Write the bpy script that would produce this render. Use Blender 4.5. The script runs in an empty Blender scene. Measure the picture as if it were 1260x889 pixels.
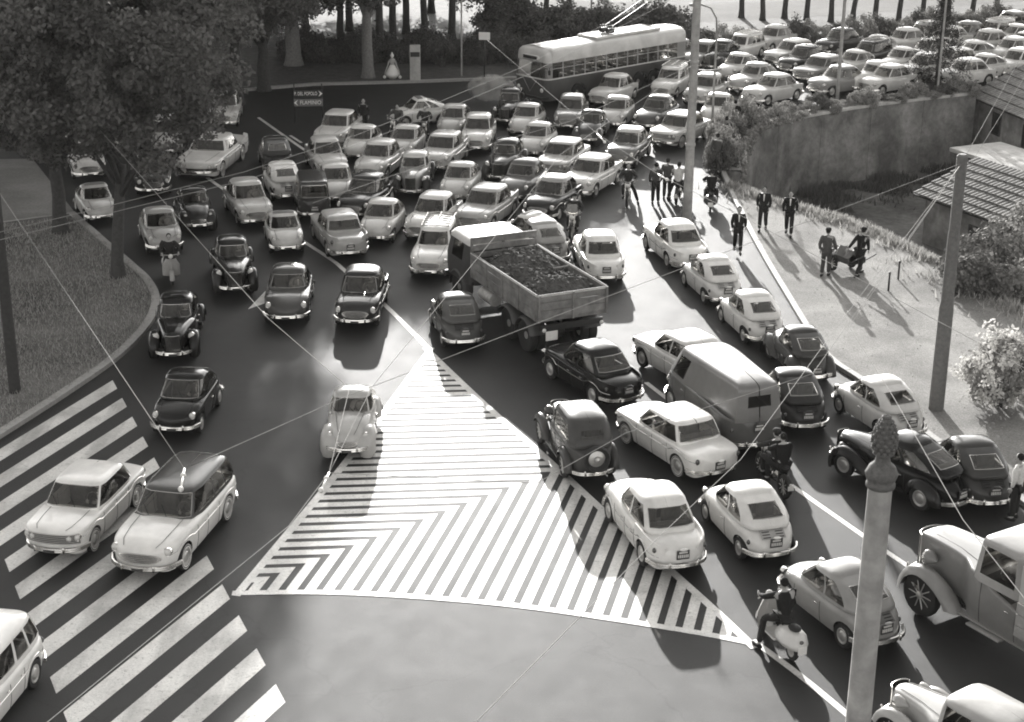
import bpy, bmesh, math, random
import numpy as np
from mathutils import Vector, Matrix, geometry
random.seed(7); rng = np.random.default_rng(7)
SC = bpy.context.scene
COL = SC.collection
R = math.radians
# ------------------------------------------------------------------ camera, sky, sun, exposure
CAM_H, FPX, YH, ROLL = 17.8, 2050.0, -325.0, R(0.5)
IW, IH = 1260.0, 889.0
PITCH = math.atan((IH/2-YH)/FPX)
cd = bpy.data.cameras.new('camera'); cam = bpy.data.objects.new('camera', cd); COL.objects.link(cam)
cd.sensor_width = 36; cd.lens = 36*FPX/IW; cd.clip_start = .5; cd.clip_end = 3000
CAMM = Matrix.Translation((0, 0, CAM_H)) @ Matrix.Rotation(math.pi/2-PITCH, 4, 'X') @ Matrix.Rotation(ROLL, 4, 'Z')
cam.matrix_world = CAMM
SC.camera = cam
SUN_EL, SUN_AZ = R(15.5), R(-4.0)           # azimuth measured from +Y towards +X
w = bpy.data.worlds.new('World'); SC.world = w; w.use_nodes = True
nt = w.node_tree; nt.nodes.clear()
sky = nt.nodes.new('ShaderNodeTexSky'); sky.sky_type = 'NISHITA'; sky.sun_disc = False
sky.sun_elevation = SUN_EL; sky.sun_rotation = SUN_AZ; sky.dust_density = 2.0
bw = nt.nodes.new('ShaderNodeRGBToBW'); tint = nt.nodes.new('ShaderNodeMixRGB'); tint.blend_type = 'MULTIPLY'
tint.inputs[0].default_value = 1; tint.inputs[2].default_value = (1, .985, .96, 1)
bg = nt.nodes.new('ShaderNodeBackground'); bg.inputs[1].default_value = .15
wo = nt.nodes.new('ShaderNodeOutputWorld')
nt.links.new(sky.outputs[0], bw.inputs[0]); nt.links.new(bw.outputs[0], tint.inputs[1])
nt.links.new(tint.outputs[0], bg.inputs[0]); nt.links.new(bg.outputs[0], wo.inputs[0])
sd = bpy.data.lights.new('sun', 'SUN'); sd.energy = 3.6; sd.angle = R(.6); sd.color = (1, .985, .96)
sun = bpy.data.objects.new('sun', sd); COL.objects.link(sun)
SDIR = Vector((math.sin(SUN_AZ)*math.cos(SUN_EL), math.cos(SUN_AZ)*math.cos(SUN_EL), math.sin(SUN_EL)))
sun.rotation_euler = SDIR.to_track_quat('Z', 'Y').to_euler()
SC.view_settings.view_transform = 'Standard'; SC.view_settings.look = 'None'
SC.view_settings.exposure = 1.68; SC.view_settings.gamma = 1.0; SC.view_settings.use_curve_mapping = False
SC.render.engine = 'CYCLES'; SC.cycles.filter_width = 1.9
SC.cycles.max_bounces = 6; SC.cycles.transparent_max_bounces = 12
SC.cycles.caustics_reflective = False; SC.cycles.caustics_refractive = False

def G3(px, py, z=0.0):
    """the point of the place at height z that the photograph shows at pixel px, py"""
    d = CAMM.to_3x3() @ Vector(((px-IW/2)/FPX, -(py-IH/2)/FPX, -1.0))
    t = (z-CAM_H)/d.z
    return Vector((0, 0, CAM_H)) + d*t
def G(px, py, z=0.0):
    p = G3(px, py, z); return (p.x, p.y)

# ------------------------------------------------------------------ materials
MATS = {}
def gray(v): return (v, v*.985, v*.955, 1)
def mat(name, v, rough=.5, metal=0.0, spec=.5, var=.15, scale=6.0, bump=0.0, bscale=40.0, coat=0.0, var2=0.0, scale2=.25, thr=None):
    if name in MATS: return MATS[name]
    m = bpy.data.materials.new(name); m.use_nodes = True; n = m.node_tree.nodes; l = m.node_tree.links
    b = n['Principled BSDF']; b.inputs['Roughness'].default_value = rough; b.inputs['Metallic'].default_value = metal
    b.inputs['Specular IOR Level'].default_value = spec; b.inputs['Coat Weight'].default_value = coat; b.inputs['Coat Roughness'].default_value = .08
    b.inputs['Base Color'].default_value = gray(v)
    tc = n.new('ShaderNodeTexCoord')
    if var > 0:
        tn = n.new('ShaderNodeTexNoise'); tn.inputs['Scale'].default_value = scale; tn.inputs['Detail'].default_value = 6; tn.inputs['Roughness'].default_value = .65
        l.new(tc.outputs['Object'], tn.inputs['Vector'])
        mr = n.new('ShaderNodeMapRange'); mr.inputs[1].default_value = .3; mr.inputs[2].default_value = .7
        mr.inputs[3].default_value = 1-var; mr.inputs[4].default_value = 1+var; l.new(tn.outputs[0], mr.inputs[0])
        src = mr.outputs[0]
        if var2 > 0:
            t2 = n.new('ShaderNodeTexNoise'); t2.inputs['Scale'].default_value = scale2; t2.inputs['Detail'].default_value = 4; t2.inputs['Distortion'].default_value = .6
            l.new(tc.outputs['Object'], t2.inputs['Vector'])
            m2 = n.new('ShaderNodeMapRange'); m2.inputs[1].default_value = .35; m2.inputs[2].default_value = .65
            m2.inputs[3].default_value = 1-var2; m2.inputs[4].default_value = 1+var2; l.new(t2.outputs[0], m2.inputs[0])
            mu = n.new('ShaderNodeMath'); mu.operation = 'MULTIPLY'; l.new(src, mu.inputs[0]); l.new(m2.outputs[0], mu.inputs[1]); src = mu.outputs[0]
        mx = n.new('ShaderNodeVectorMath'); mx.operation = 'SCALE'; mx.inputs[0].default_value = gray(v)[:3]
        l.new(src, mx.inputs['Scale']); l.new(mx.outputs[0], b.inputs['Base Color'])
    if bump > 0:
        tb = n.new('ShaderNodeTexNoise'); tb.inputs['Scale'].default_value = bscale; tb.inputs['Detail'].default_value = 5
        l.new(tc.outputs['Object'], tb.inputs['Vector'])
        bp = n.new('ShaderNodeBump'); bp.inputs['Strength'].default_value = bump; bp.inputs['Distance'].default_value = .02
        l.new(tb.outputs[0], bp.inputs['Height']); l.new(bp.outputs[0], b.inputs['Normal'])
    MATS[name] = m; return m
def weather(m, what):
    """road grime: cracks and oil stains on asphalt, worn-through patches on paint"""
    n = m.node_tree.nodes; l = m.node_tree.links; b = n['Principled BSDF']; src = b.inputs['Base Color'].links[0].from_socket; tc = n.new('ShaderNodeTexCoord')
    def noise(sc, det, lo, hi, a, c, rough=.6, stretch=None):
        t = n.new('ShaderNodeTexNoise'); t.inputs['Scale'].default_value = sc; t.inputs['Detail'].default_value = det; t.inputs['Roughness'].default_value = rough
        v = tc.outputs['Object']
        if stretch:
            mp = n.new('ShaderNodeMapping'); mp.inputs['Scale'].default_value = stretch[:3]; mp.inputs['Rotation'].default_value = (0, 0, stretch[3]); l.new(v, mp.inputs[0]); v = mp.outputs[0]
        l.new(v, t.inputs['Vector']); r = n.new('ShaderNodeMapRange'); r.inputs[1].default_value = lo; r.inputs[2].default_value = hi; r.inputs[3].default_value = a; r.inputs[4].default_value = c; l.new(t.outputs[0], r.inputs[0]); return r.outputs[0]
    def mul(a, c):
        q = n.new('ShaderNodeMath'); q.operation = 'MULTIPLY'; l.new(a, q.inputs[0]); l.new(c, q.inputs[1]); return q.outputs[0]
    if what == 'road':
        k = noise(.9, 5, .60, .74, 1.0, .78); k = mul(k, noise(3.2, 4, .66, .74, 1, .7)); k = mul(k, noise(.55, 4, .40, .62, .95, 1.07, stretch=(1.0, .22, 1, .5)))
        vo = n.new('ShaderNodeTexVoronoi'); vo.feature = 'DISTANCE_TO_EDGE'; vo.inputs['Scale'].default_value = .16
        wn = n.new('ShaderNodeTexNoise'); wn.inputs['Scale'].default_value = .8; wn.inputs['Detail'].default_value = 6; l.new(tc.outputs['Object'], wn.inputs['Vector'])
        ad = n.new('ShaderNodeVectorMath'); ad.operation = 'ADD'; sc = n.new('ShaderNodeVectorMath'); sc.operation = 'SCALE'; sc.inputs['Scale'].default_value = 1.6; l.new(wn.outputs['Color'], sc.inputs[0]); l.new(tc.outputs['Object'], ad.inputs[0]); l.new(sc.outputs[0], ad.inputs[1]); l.new(ad.outputs[0], vo.inputs['Vector'])
        cr = n.new('ShaderNodeMapRange'); cr.inputs[1].default_value = .001; cr.inputs[2].default_value = .006; cr.inputs[3].default_value = .55; cr.inputs[4].default_value = 1; l.new(vo.outputs['Distance'], cr.inputs[0]); k = mul(k, cr.outputs[0])
        rr = noise(1.3, 5, .35, .65, .69, .72); l.new(rr, b.inputs['Roughness'])
    else:
        k = noise(5.5, 8, .57, .68, 1.0, .38, .75); k = mul(k, noise(.8, 4, .48, .70, 1, .68)); k = mul(k, noise(26, 3, .60, .70, 1, .45)); k = mul(k, noise(.7, 4, .5, .66, 1, .7, stretch=(1.6, .12, 1, .12)))
    x = n.new('ShaderNodeVectorMath'); x.operation = 'SCALE'; l.new(src, x.inputs[0]); l.new(k, x.inputs['Scale']); l.new(x.outputs[0], b.inputs['Base Color'])

def paint(v):
    k = 'car_paint_%03d' % int(v*1000)
    return mat(k, v, rough=.30 if v > .15 else .2, spec=.4 if v > .15 else .2, var=.08, scale=4, coat=.3 if v > .15 else .16, var2=.10, scale2=.9)
def glass_mat():
    m = bpy.data.materials.new('window_glass'); m.use_nodes = True; n = m.node_tree.nodes; l = m.node_tree.links
    n.clear(); out = n.new('ShaderNodeOutputMaterial')
    tr = n.new('ShaderNodeBsdfTransparent'); tr.inputs[0].default_value = gray(.84)
    gl = n.new('ShaderNodeBsdfGlossy'); gl.inputs['Roughness'].default_value = .06; gl.inputs[0].default_value = gray(.9)
    fr = n.new('ShaderNodeFresnel'); fr.inputs[0].default_value = 1.45
    ad = n.new('ShaderNodeMath'); ad.operation = 'ADD'; ad.inputs[1].default_value = .05; l.new(fr.outputs[0], ad.inputs[0])
    mx = n.new('ShaderNodeMixShader'); l.new(ad.outputs[0], mx.inputs[0]); l.new(tr.outputs[0], mx.inputs[1]); l.new(gl.outputs[0], mx.inputs[2])
    l.new(mx.outputs[0], out.inputs[0]); MATS['glass'] = m; return m
glass_mat()
mat('chrome', .62, rough=.22, metal=1.0, var=.1, scale=12)
mat('tyre', .018, rough=.8, var=.2)
mat('hub', .5, rough=.35, metal=.6, var=.15)
mat('dark', .010, rough=.7, var=.2)
mat('seat', .09, rough=.8, var=.3)
mat('lens', .6, rough=.1, spec=.6, var=.1, scale=20, coat=.5)
mat('tail', .07, rough=.2, spec=.6, var=.1, coat=.5)
mat('grille', .05, rough=.4, metal=.5, var=.2)
mat('plate', .05, rough=.5, var=.1)
mat('plate_mark', .65, rough=.5, var=.15)
mat('canvas', .16, rough=.85, var=.2, scale=10)
mat('whitewall', .7, rough=.6)
mat('skin', .32, rough=.55, var=.08)
mat('hair', .02, rough=.95, spec=.1, var=.2)
mat('shoe', .02, rough=.85, spec=.2)

# ------------------------------------------------------------------ mesh building
class MB:
    def __init__(s): s.v = []; s.f = []
    def add(s, vs, fs):
        o = len(s.v); s.v += [tuple(p) for p in vs]; s.f += [tuple(i+o for i in f) for f in fs]; return s
    def box(s, c, d, rz=0.0, ch=0.0, M=None):
        x, y, z = d[0]/2, d[1]/2, d[2]/2
        ch = min(ch, x*.9, y*.9, z*.9)
        if ch > 0:
            vs = []
            for sx in (-1, 1):
                for sy in (-1, 1):
                    for sz in (-1, 1):
                        vs += [(sx*(x-ch), sy*(y-ch), sz*z), (sx*(x-ch), sy*y, sz*(z-ch)), (sx*x, sy*(y-ch), sz*(z-ch))]
            bm = bmesh.new(); bv = [bm.verts.new(p) for p in vs]
            r = bmesh.ops.convex_hull(bm, input=bv)
            bm.verts.index_update()
            fs = [[v.index for v in f.verts] for f in bm.faces]; vs = [tuple(v.co) for v in bm.verts]; bm.free()
        else:
            vs = [(sx*x, sy*y, sz*z) for sx in (-1, 1) for sy in (-1, 1) for sz in (-1, 1)]
            fs = [(0, 1, 3, 2), (4, 6, 7, 5), (0, 4, 5, 1), (2, 3, 7, 6), (0, 2, 6, 4), (1, 5, 7, 3)]
        T = Matrix.Translation(c) @ Matrix.Rotation(rz, 4, 'Z')
        if M is not None: T = M @ T
        return s.add([T @ Vector(p) for p in vs], fs)
    def tube(s, pts, r, n=8, cap=True, M=None):
        pts = [Vector(p) for p in pts]; k = len(pts)
        rs = r if isinstance(r, (list, tuple)) else [r]*k
        vs = []; prev = None
        for i, p in enumerate(pts):
            t = (pts[min(i+1, k-1)]-pts[max(i-1, 0)])
            t = t.normalized() if t.length > 1e-9 else Vector((0, 0, 1))
            if prev is None:
                a = t.orthogonal().normalized()
            else:
                a = prev - t*prev.dot(t)
                a = a.normalized() if a.length > 1e-6 else t.orthogonal().normalized()
            prev = a; b = t.cross(a)
            for j in range(n):
                q = 2*math.pi*(j+.5)/n; vs.append(p+(a*math.cos(q)+b*math.sin(q))*rs[i])
        fs = [(i*n+j, i*n+(j+1) % n, (i+1)*n+(j+1) % n, (i+1)*n+j) for i in range(k-1) for j in range(n)]
        if cap: fs += [tuple(range(n-1, -1, -1)), tuple((k-1)*n+j for j in range(n))]
        if M is not None: vs = [M @ v for v in vs]
        return s.add(vs, fs)
    def lathe(s, prof, n=16, M=None):
        vs = [(r*math.cos(2*math.pi*j/n), r*math.sin(2*math.pi*j/n), z) for r, z in prof for j in range(n)]
        fs = [(i*n+j, i*n+(j+1) % n, (i+1)*n+(j+1) % n, (i+1)*n+j) for i in range(len(prof)-1) for j in range(n)]
        if M is not None: vs = [M @ Vector(v) for v in vs]
        return s.add(vs, fs)
    def ell(s, c, r, nu=8, nv=12, M=None):
        vs = []; fs = []
        for i in range(nu+1):
            a = -math.pi/2+math.pi*i/nu
            for j in range(nv):
                b = 2*math.pi*j/nv
                vs.append((c[0]+r[0]*math.cos(a)*math.cos(b), c[1]+r[1]*math.cos(a)*math.sin(b), c[2]+r[2]*math.sin(a)))
        fs = [(i*nv+j, i*nv+(j+1) % nv, (i+1)*nv+(j+1) % nv, (i+1)*nv+j) for i in range(nu) for j in range(nv)]
        if M is not None: vs = [M @ Vector(v) for v in vs]
        return s.add(vs, fs)
    def quads(s, P, skip=None):
        nu = len(P); nv = len(P[0])
        return s.add([p for row in P for p in row], [(i*nv+j, i*nv+j+1, (i+1)*nv+j+1, (i+1)*nv+j) for i in range(nu-1) for j in range(nv-1) if not (skip and skip(i, j))])
    def prism(s, poly, z0, z1, bottom=False):
        n = len(poly)
        a = sum(poly[i][0]*poly[(i+1) % n][1]-poly[(i+1) % n][0]*poly[i][1] for i in range(n))
        if a < 0: poly = poly[::-1]
        tri = geometry.tessellate_polygon([[Vector((p[0], p[1], 0)) for p in poly]])
        vs = [(p[0], p[1], z1) for p in poly]
        fs = []
        for t in tri:
            p, q, r = (Vector(poly[i]+(0,)) if isinstance(poly[i], tuple) else Vector((poly[i][0], poly[i][1], 0)) for i in t)
            fs.append(tuple(t) if (q-p).cross(r-p).z > 0 else tuple(t)[::-1])
        if z0 is not None and z0 < z1:
            vs += [(p[0], p[1], z0) for p in poly]
            fs += [(i+n, (i+1) % n+n, (i+1) % n, i) for i in range(n)]
        return s.add(vs, fs)
    def mesh(s, name, m, smooth=True, angle=None):
        me = bpy.data.meshes.new(name); me.from_pydata(s.v, [], s.f)
        me.validate(); me.materials.append(MATS[m] if isinstance(m, str) else m)
        if smooth:
            me.polygons.foreach_set('use_smooth', [True]*len(me.polygons))
            if angle: me.set_sharp_from_angle(angle=R(angle))
        me.update(); return me

def link(name, me, parent=None, loc=None, rz=0.0, label=None, cat=None, group=None, kind=None):
    o = bpy.data.objects.new(name, me); COL.objects.link(o)
    if parent is not None: o.parent = parent
    if loc is not None: o.location = loc if len(loc) == 3 else (loc[0], loc[1], 0)
    if rz: o.rotation_euler = (0, 0, rz)
    if label: o['label'] = label
    if cat: o['category'] = cat
    if group: o['group'] = group
    if kind: o['kind'] = kind
    return o
def mono(pts):
    xs = [p[0] for p in pts]; ys = [p[1] for p in pts]; n = len(xs)
    d = [(ys[i+1]-ys[i])/(xs[i+1]-xs[i]) for i in range(n-1)]
    m = [d[0]]+[0 if d[i-1]*d[i] <= 0 else 2*d[i-1]*d[i]/(d[i-1]+d[i]) for i in range(1, n-1)]+[d[-1]]
    def f(x):
        x = min(max(x, xs[0]), xs[-1]); i = 0
        while i < n-2 and x > xs[i+1]: i += 1
        h = xs[i+1]-xs[i]; t = (x-xs[i])/h
        return ((1+2*t)*(1-t)**2)*ys[i]+t*(1-t)**2*h*m[i]+t*t*(3-2*t)*ys[i+1]+t*t*(t-1)*h*m[i+1]
    return f
# a prototype is a list of parts (name, mesh, material role, children, detail level)
def put(proto, name, loc, rz, label, cat, group=None, cols=None, lod=9):
    root = link(name, None, None, loc, rz, label, cat, group)
    root.empty_display_size = .2
    def rec(parts, parent):
        for pn, me, role, T, kids, lv in parts:
            if lv > lod: continue
            o = bpy.data.objects.new(pn, me); COL.objects.link(o); o.parent = parent
            if T is not None: o.matrix_local = T
            if cols and role in cols:
                o.material_slots[0].link = 'OBJECT'; o.material_slots[0].material = cols[role]
            if pn in ('soil_clods', 'louvre'): o['kind'] = 'stuff'
            if kids: rec(kids, o)
    rec(proto, root); return root
def part(n, mb, m, role=None, T=None, kids=(), lv=1, smooth=True, angle=40):
    return (n, mb.mesh(n, m, smooth, angle) if isinstance(mb, MB) else mb, role, T, list(kids), lv)
# ------------------------------------------------------------------ cars
def weld(mb):
    bm = bmesh.new(); vs = [bm.verts.new(p) for p in mb.v]
    for f in mb.f:
        try: bm.faces.new([vs[i] for i in f])
        except ValueError: pass
    bmesh.ops.remove_doubles(bm, verts=bm.verts, dist=.0015)
    bmesh.ops.recalc_face_normals(bm, faces=bm.faces)
    for v in [v for v in bm.verts if not v.link_faces]: bm.verts.remove(v)
    bm.verts.index_update(); mb.v = [tuple(v.co) for v in bm.verts]; mb.f = [tuple(v.index for v in f.verts) for f in bm.faces]; bm.free(); return mb
WHEELS = {}
def wheel_part(r, wd, style='disc'):
    k = (round(r, 3), wd, style)
    if k not in WHEELS:
        M = Matrix.Rotation(-math.pi/2, 4, 'X')
        a = MB().lathe([(r*.62, -wd*.38), (r*.80, -wd*.5), (r*.95, -wd*.45), (r, -wd*.2), (r, wd*.2), (r*.95, wd*.45), (r*.80, wd*.5), (r*.62, wd*.38), (r*.3, wd*.25), (0.001, wd*.25)], 20, M)
        b = MB()
        if style == 'spoke':
            for q in range(10):
                t = 2*math.pi*q/10
                b.tube([(r*.12*math.cos(t), wd*.42, r*.12*math.sin(t)), (r*.66*math.cos(t), wd*.36, r*.66*math.sin(t))], .014, 5)
            b.lathe([(r*.16, wd*.3), (r*.16, wd*.55), (r*.1, wd*.62), (.001, wd*.64)], 12, M)
        elif style == 'truck':
            b.lathe([(r*.62, wd*.36), (r*.5, wd*.1), (r*.25, wd*.1), (r*.22, wd*.3), (.001, wd*.32)], 18, M)
        else:
            b.lathe([(r*.64, wd*.42), (r*.58, wd*.47), (r*.48, wd*.36), (r*.42, wd*.36), (r*.36, wd*.5), (r*.2, wd*.56), (.001, wd*.57)], 18, M)
        kids = [part('hubcap', b, 'hub')]
        if style == 'white':
            kids.append(part('whitewall', MB().lathe([(r*.9, wd*.485), (r*.66, wd*.475)], 20, M), 'whitewall'))
        WHEELS[k] = (part('tyre', a, 'tyre')[1], kids)
    return WHEELS[k]
def wheel(x, y, r, wd, style='disc', name='wheel'):
    me, kids = wheel_part(r, wd, style)
    T = Matrix.Translation((x, y, r)) @ Matrix.Rotation(0 if y > 0 else math.pi, 4, 'Z')
    return (name, me, None, T, kids, 1)

def fender(mb, x, yc, zc, r0, wid, a0, a1, bulge=.1, tail=0.0, n=14):
    """a mudguard bent round a wheel; angles from the front (0) over the top (90) to the rear (180)"""
    P = []
    for i in range(n+1):
        a = R(a0+(a1-a0)*i/n); row = []
        e = max(0.0, (a-R(90))/R(90))
        for j in range(7):
            s = -1+2*j/6
            rr = r0+bulge*math.sqrt(max(0, 1-s*s))-.05*(abs(s) > .99)
            row.append((x+rr*math.cos(a)*(1 if a < R(90) else 1+tail*e), yc+wid*s, zc+rr*math.sin(a)))
        P.append(row)
    return mb.quads(P)

def car(L, W, H, wb, fo, top, belt, cab, r=.29, sill=.2, nf=7, nr=7, shoulder=.13, plan=None, n=4.2, w0=.9, w1=.72,
        pr=1.3, pf=1.0, crown=.11, wv=(.1, .86), rv=(.16, .82), eta=.8, reta=.74, side=((.06, .78), (-.7, -.04)), wd=.14, wst='disc',
        lights=((.52, .62, .09),), grille=None, bz=(.36, .36), fins=0.0, tails=(.58, .62, .05), plate=.5, seams=(.36, .54, .70), trim=True,
        fend=None, extra=None, bumper=True, track=None, belly=.1, strip=None, archk=1.14, canvas=False, lid=None, chromew=True):
    X = lambda u: (u-.5)*L
    pl = mono(plan) if plan else (lambda u: 1.0)
    zt_ = mono(top)
    xwf = L/2-fo; xwr = xwf-wb; Ra = r*archk
    def hw(u):
        a = abs(2*u-1); k = nf if u > .5 else nr
        return W/2*pl(u)*max(0.0, 1-a**k)**(1/2.2)
    def xend(y, front):
        k = nf if front else nr
        q = min(1.0, abs(y)/(W/2*pl(1.0 if front else 0.0)))
        return (1 if front else -1)*L/2*max(0.0, 1-q**2.2)**(1.0/k)
    us = set([0, .003, .01, .02, .035, .055, .08])
    us |= set([1-q for q in us]); us |= set(round(.1+.8*i/26, 4) for i in range(27))
    if not fend:
        for xw in (xwf, xwr):
            for q in range(13):
                us.add((xw+Ra*1.02*math.cos(math.pi*q/12))/L+.5)
    us = sorted(u for u in us if 0 <= u <= 1); uu = [us[0]]
    for u in us[1:]:
        if u-uu[-1] > .0028: uu.append(u)
    uu[-1] = 1.0
    def zb(u):
        x = X(u); z = sill+belly*(max(0, (abs(2*u-1)-.86)/.14))**2
        if not fend:
            for xw in (xwf, xwr):
                d = abs(x-xw)
                if d < Ra: z = max(z, r+math.sqrt(Ra*Ra-d*d))
        return z
    def ring(u):
        wv_ = hw(u); t = zt_(u); b = min(zb(u), t-.06); dr = .05*wv_/(W/2)
        rs = min(shoulder, (t-b)*.5); zs = max(t-dr-rs, b+.02); rs = max(.005, t-dr-zs); ry = min(1.2*rs, .6*wv_)
        pts = []
        def yy(z):
            q = (z-sill)/max(.1, t-sill); return wv_*(1-.10*(1-q)**3-.04*q*q)
        for k in range(7):
            z = b+(zs-b)*k/6; pts.append((yy(z), z))
        ys = pts[-1][0]
        for k in range(1, 5):
            a = math.pi/2*k/4; pts.append((ys-ry*(1-math.cos(a)), zs+rs*math.sin(a)))
        ye = pts[-1][0]
        for k in range(1, 5):
            y = ye*(1-k/4); pts.append((y, t-dr*(y/ye)**2 if ye > 1e-6 else t))
        return pts
    ur0, uf0, ur1, uf1 = cab
    rings = [ring(u) for u in uu]; N = len(rings[0])
    P = [[(X(u), y, z) for y, z in rg]+[(X(u), -y, z) for y, z in rg[-2::-1]] for u, rg in zip(uu, rings)]
    body = MB().quads(P, lambda i, j: (10 <= j <= 2*N-12) and uu[i] > ur0+.05 and uu[i+1] < uf0-.03 and ur0 > -.5)
    if fins:
        for s in (1, -1):
            F = []
            for i in range(9):
                u = .022+.30*i/8; k = 1-(i/8)**1.3; y = hw(u)-.035; z = zt_(u)-.05
                F.append([(X(u), s*(y+.03), z-.09), (X(u), s*(y+.012), z+.04+fins*k), (X(u), s*(y-.03), z+.045+fins*k), (X(u), s*(y-.09), z-.02)])
            body.quads(F); body.add(F[0], [(0, 1, 2, 3)])
    parts = [part('body', body, 'dark', 'paint', angle=50)]
    # ---- cabin as stacked rounded slices
    zr = H-crown
    th = []
    def eF(e): return math.asin(e**(n/2))
    def xI(q): c = math.copysign(abs(q)**(n/2), q); return math.acos(max(-1, min(1, c)))
    fr = [eF(q) for q in (0, .3, .6, eta)]
    rr_ = [math.pi-eF(q) for q in (reta, .5, .25, 0)]
    br = sorted(set([fr[-1]*.5+xI(.86)*.5]+[xI(q) for s_ in side for q in s_]+[xI((s_[0]*2+s_[1])/3) for s_ in side]+[xI((s_[0]+2*s_[1])/3) for s_ in side]+[(xI(-.86)+rr_[0])/2]))
    th = sorted(set([round(t, 5) for t in fr+br+rr_]))
    vl = sorted(set([-.14, 0.0, wv[0], wv[1], rv[0], rv[1], (wv[0]+wv[1])/2, .94, 1.0]))
    def cabpt(v, t, s=1.0, dz=0.0):
        vv = min(1, max(0, v))
        f_ = X(uf0)+(X(uf1)-X(uf0))*vv**pf; b_ = X(ur0)+(X(ur1)-X(ur0))*vv**pr
        if v >= .94: f_ -= .02*(v-.93)/.07; b_ += .02*(v-.93)/.07
        hwv = W/2*(w0+(w1-w0)*vv**1.2)*(1 if v < .94 else 1-.02*(v-.93)/.07)
        cx = (f_+b_)/2; a = (f_-b_)/2
        c, q = math.cos(t), math.sin(t)
        return (cx+s*a*math.copysign(abs(c)**(2/n), c), s*hwv*abs(q)**(2/n) if q > 1e-9 else 0.0, belt+v*(zr-belt)+dz)
    def inwin(v0, v1, t0, t1):
        if v0 >= wv[0]-1e-6 and v1 <= wv[1]+1e-6:
            if t1 <= fr[-1]+1e-4: return 'w'
            for k, s_ in enumerate(side):
                if t0 >= xI(s_[1])-1e-4 and t1 <= xI(s_[0])+1e-4: return k
        if v0 >= rv[0]-1e-6 and v1 <= rv[1]+1e-6 and t0 >= rr_[0]-1e-4: return 'r'
        return None
    # order of ranges: theta grows rearwards, so xI(large q) < xI(small q)
    side = tuple((min(s_), max(s_)) for s_ in side)
    cabm = MB(); wins = {}
    for sg in (1, -1):
        Pg = [[(p[0], sg*p[1], p[2]) for p in (cabpt(v, t) for t in th)] for v in vl]
        cabm.quads(Pg, lambda i, j: inwin(vl[i], vl[i+1], th[j], th[j+1]) is not None)
        for i in range(len(vl)-1):
            for j in range(len(th)-1):
                k = inwin(vl[i], vl[i+1], th[j], th[j+1])
                if k is not None:
                    key = k if k in ('w', 'r') else (k, sg)
                    wins.setdefault(key, MB()).add([Pg[i][j], Pg[i][j+1], Pg[i+1][j+1], Pg[i+1][j]], [(0, 1, 2, 3)])
        ringsR = [(1, 0), (.965, .22), (.9, .45), (.75, .68), (.5, .88), (.25, .97), (.001, 1)]
        cabm.quads([[(p[0], sg*p[1], p[2]) for p in (cabpt(1.0, t, s_, crown*z_) for t in th)] for s_, z_ in ringsR])
    parts.append(part('cabin', weld(cabm), 'dark', 'roof', angle=42))
    for key, mb in wins.items():
        nm = {'w': 'windshield', 'r': 'rear_window'}.get(key, 'side_window')
        kids = []
        if chromew and key in ('w', 'r'):
            va, vb = wv if key == 'w' else rv
            ts = fr if key == 'w' else rr_
            sgn = [(t, 1) for t in (ts if key == 'w' else ts[::-1])]
            tl = [t for t, _ in sgn]                    # centre .. edge
            line = [cabpt(va, t) for t in tl]+[cabpt(va+(vb-va)*q/4, tl[-1]) for q in (1, 2, 3)]+[cabpt(vb, t) for t in tl[::-1]]
            tm = MB()
            o = .006 if key == 'w' else -.006
            for sg in (1, -1): tm.tube([(p[0]+o, sg*p[1], p[2]+.004) for p in line], .011, 4, False)
            kids = [part('window_trim', tm, 'chrome')]
        parts.append(part(nm, weld(mb), 'glass', None, kids=kids))
    if canvas:
        cv = [[cabpt(1.0, 1.57, .02, 0)]]
        xa, xb = cabpt(1, 0)[0], cabpt(1, math.pi)[0]; yw = W/2*w1*.78
        Pc = []
        for i in range(9):
            x = xa-.06+(xb+.3-xa)*i/8; row = []
            for j in range(7):
                y = -yw+2*yw*j/6; c_ = (xa+xb)/2; s_ = max(abs(x-c_)/((xa-xb)/2), abs(y)/(W/2*w1))
                row.append((x, y, zr+crown*(1-s_**2.6)+.018+.006*math.sin(i*3.1)))
            Pc.append(row)
        parts.append(part('canvas_roof', MB().quads(Pc), 'canvas'))
    # ---- wheels, floor, seats
    tr = (track or W/2-.10)
    for xw in (xwf, xwr):
        for s in (1, -1): parts.append(wheel(xw, s*tr, r, wd, wst))
    fl = MB().box((0, 0, sill+.09), (L*.86, min(W, W)*.72, .1)).box((xwf+.1, 0, .45), (fo*.9, W*.5, .3)).box((xwr-.1, 0, .45), (fo*.7, W*.5, .3))
    parts.append(part('chassis', fl, 'dark', smooth=False))
    st = MB(); xm = X((uf0+uf1)/2)
    for s in (1, -1):
        st.box((xm-.95, s*W*.2, belt-.12), (.14, W*.32, .62), ch=.05).box((xm-.7, s*W*.2, belt-.42), (.45, W*.32, .16), ch=.05)
    xrb = max(X(ur0)+.35, xm-1.75)
    if xm-xrb > 1.3: st.box((xrb, 0, belt-.14), (.16, W*.72, .5), ch=.05)
    st.tube([(xm-.38, W*.2+.17*math.cos(q*.785), belt+.02+.16*math.sin(q*.785)) for q in range(9)], .012, 4, False)
    parts.append(part('seat', st, 'seat'))
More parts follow.
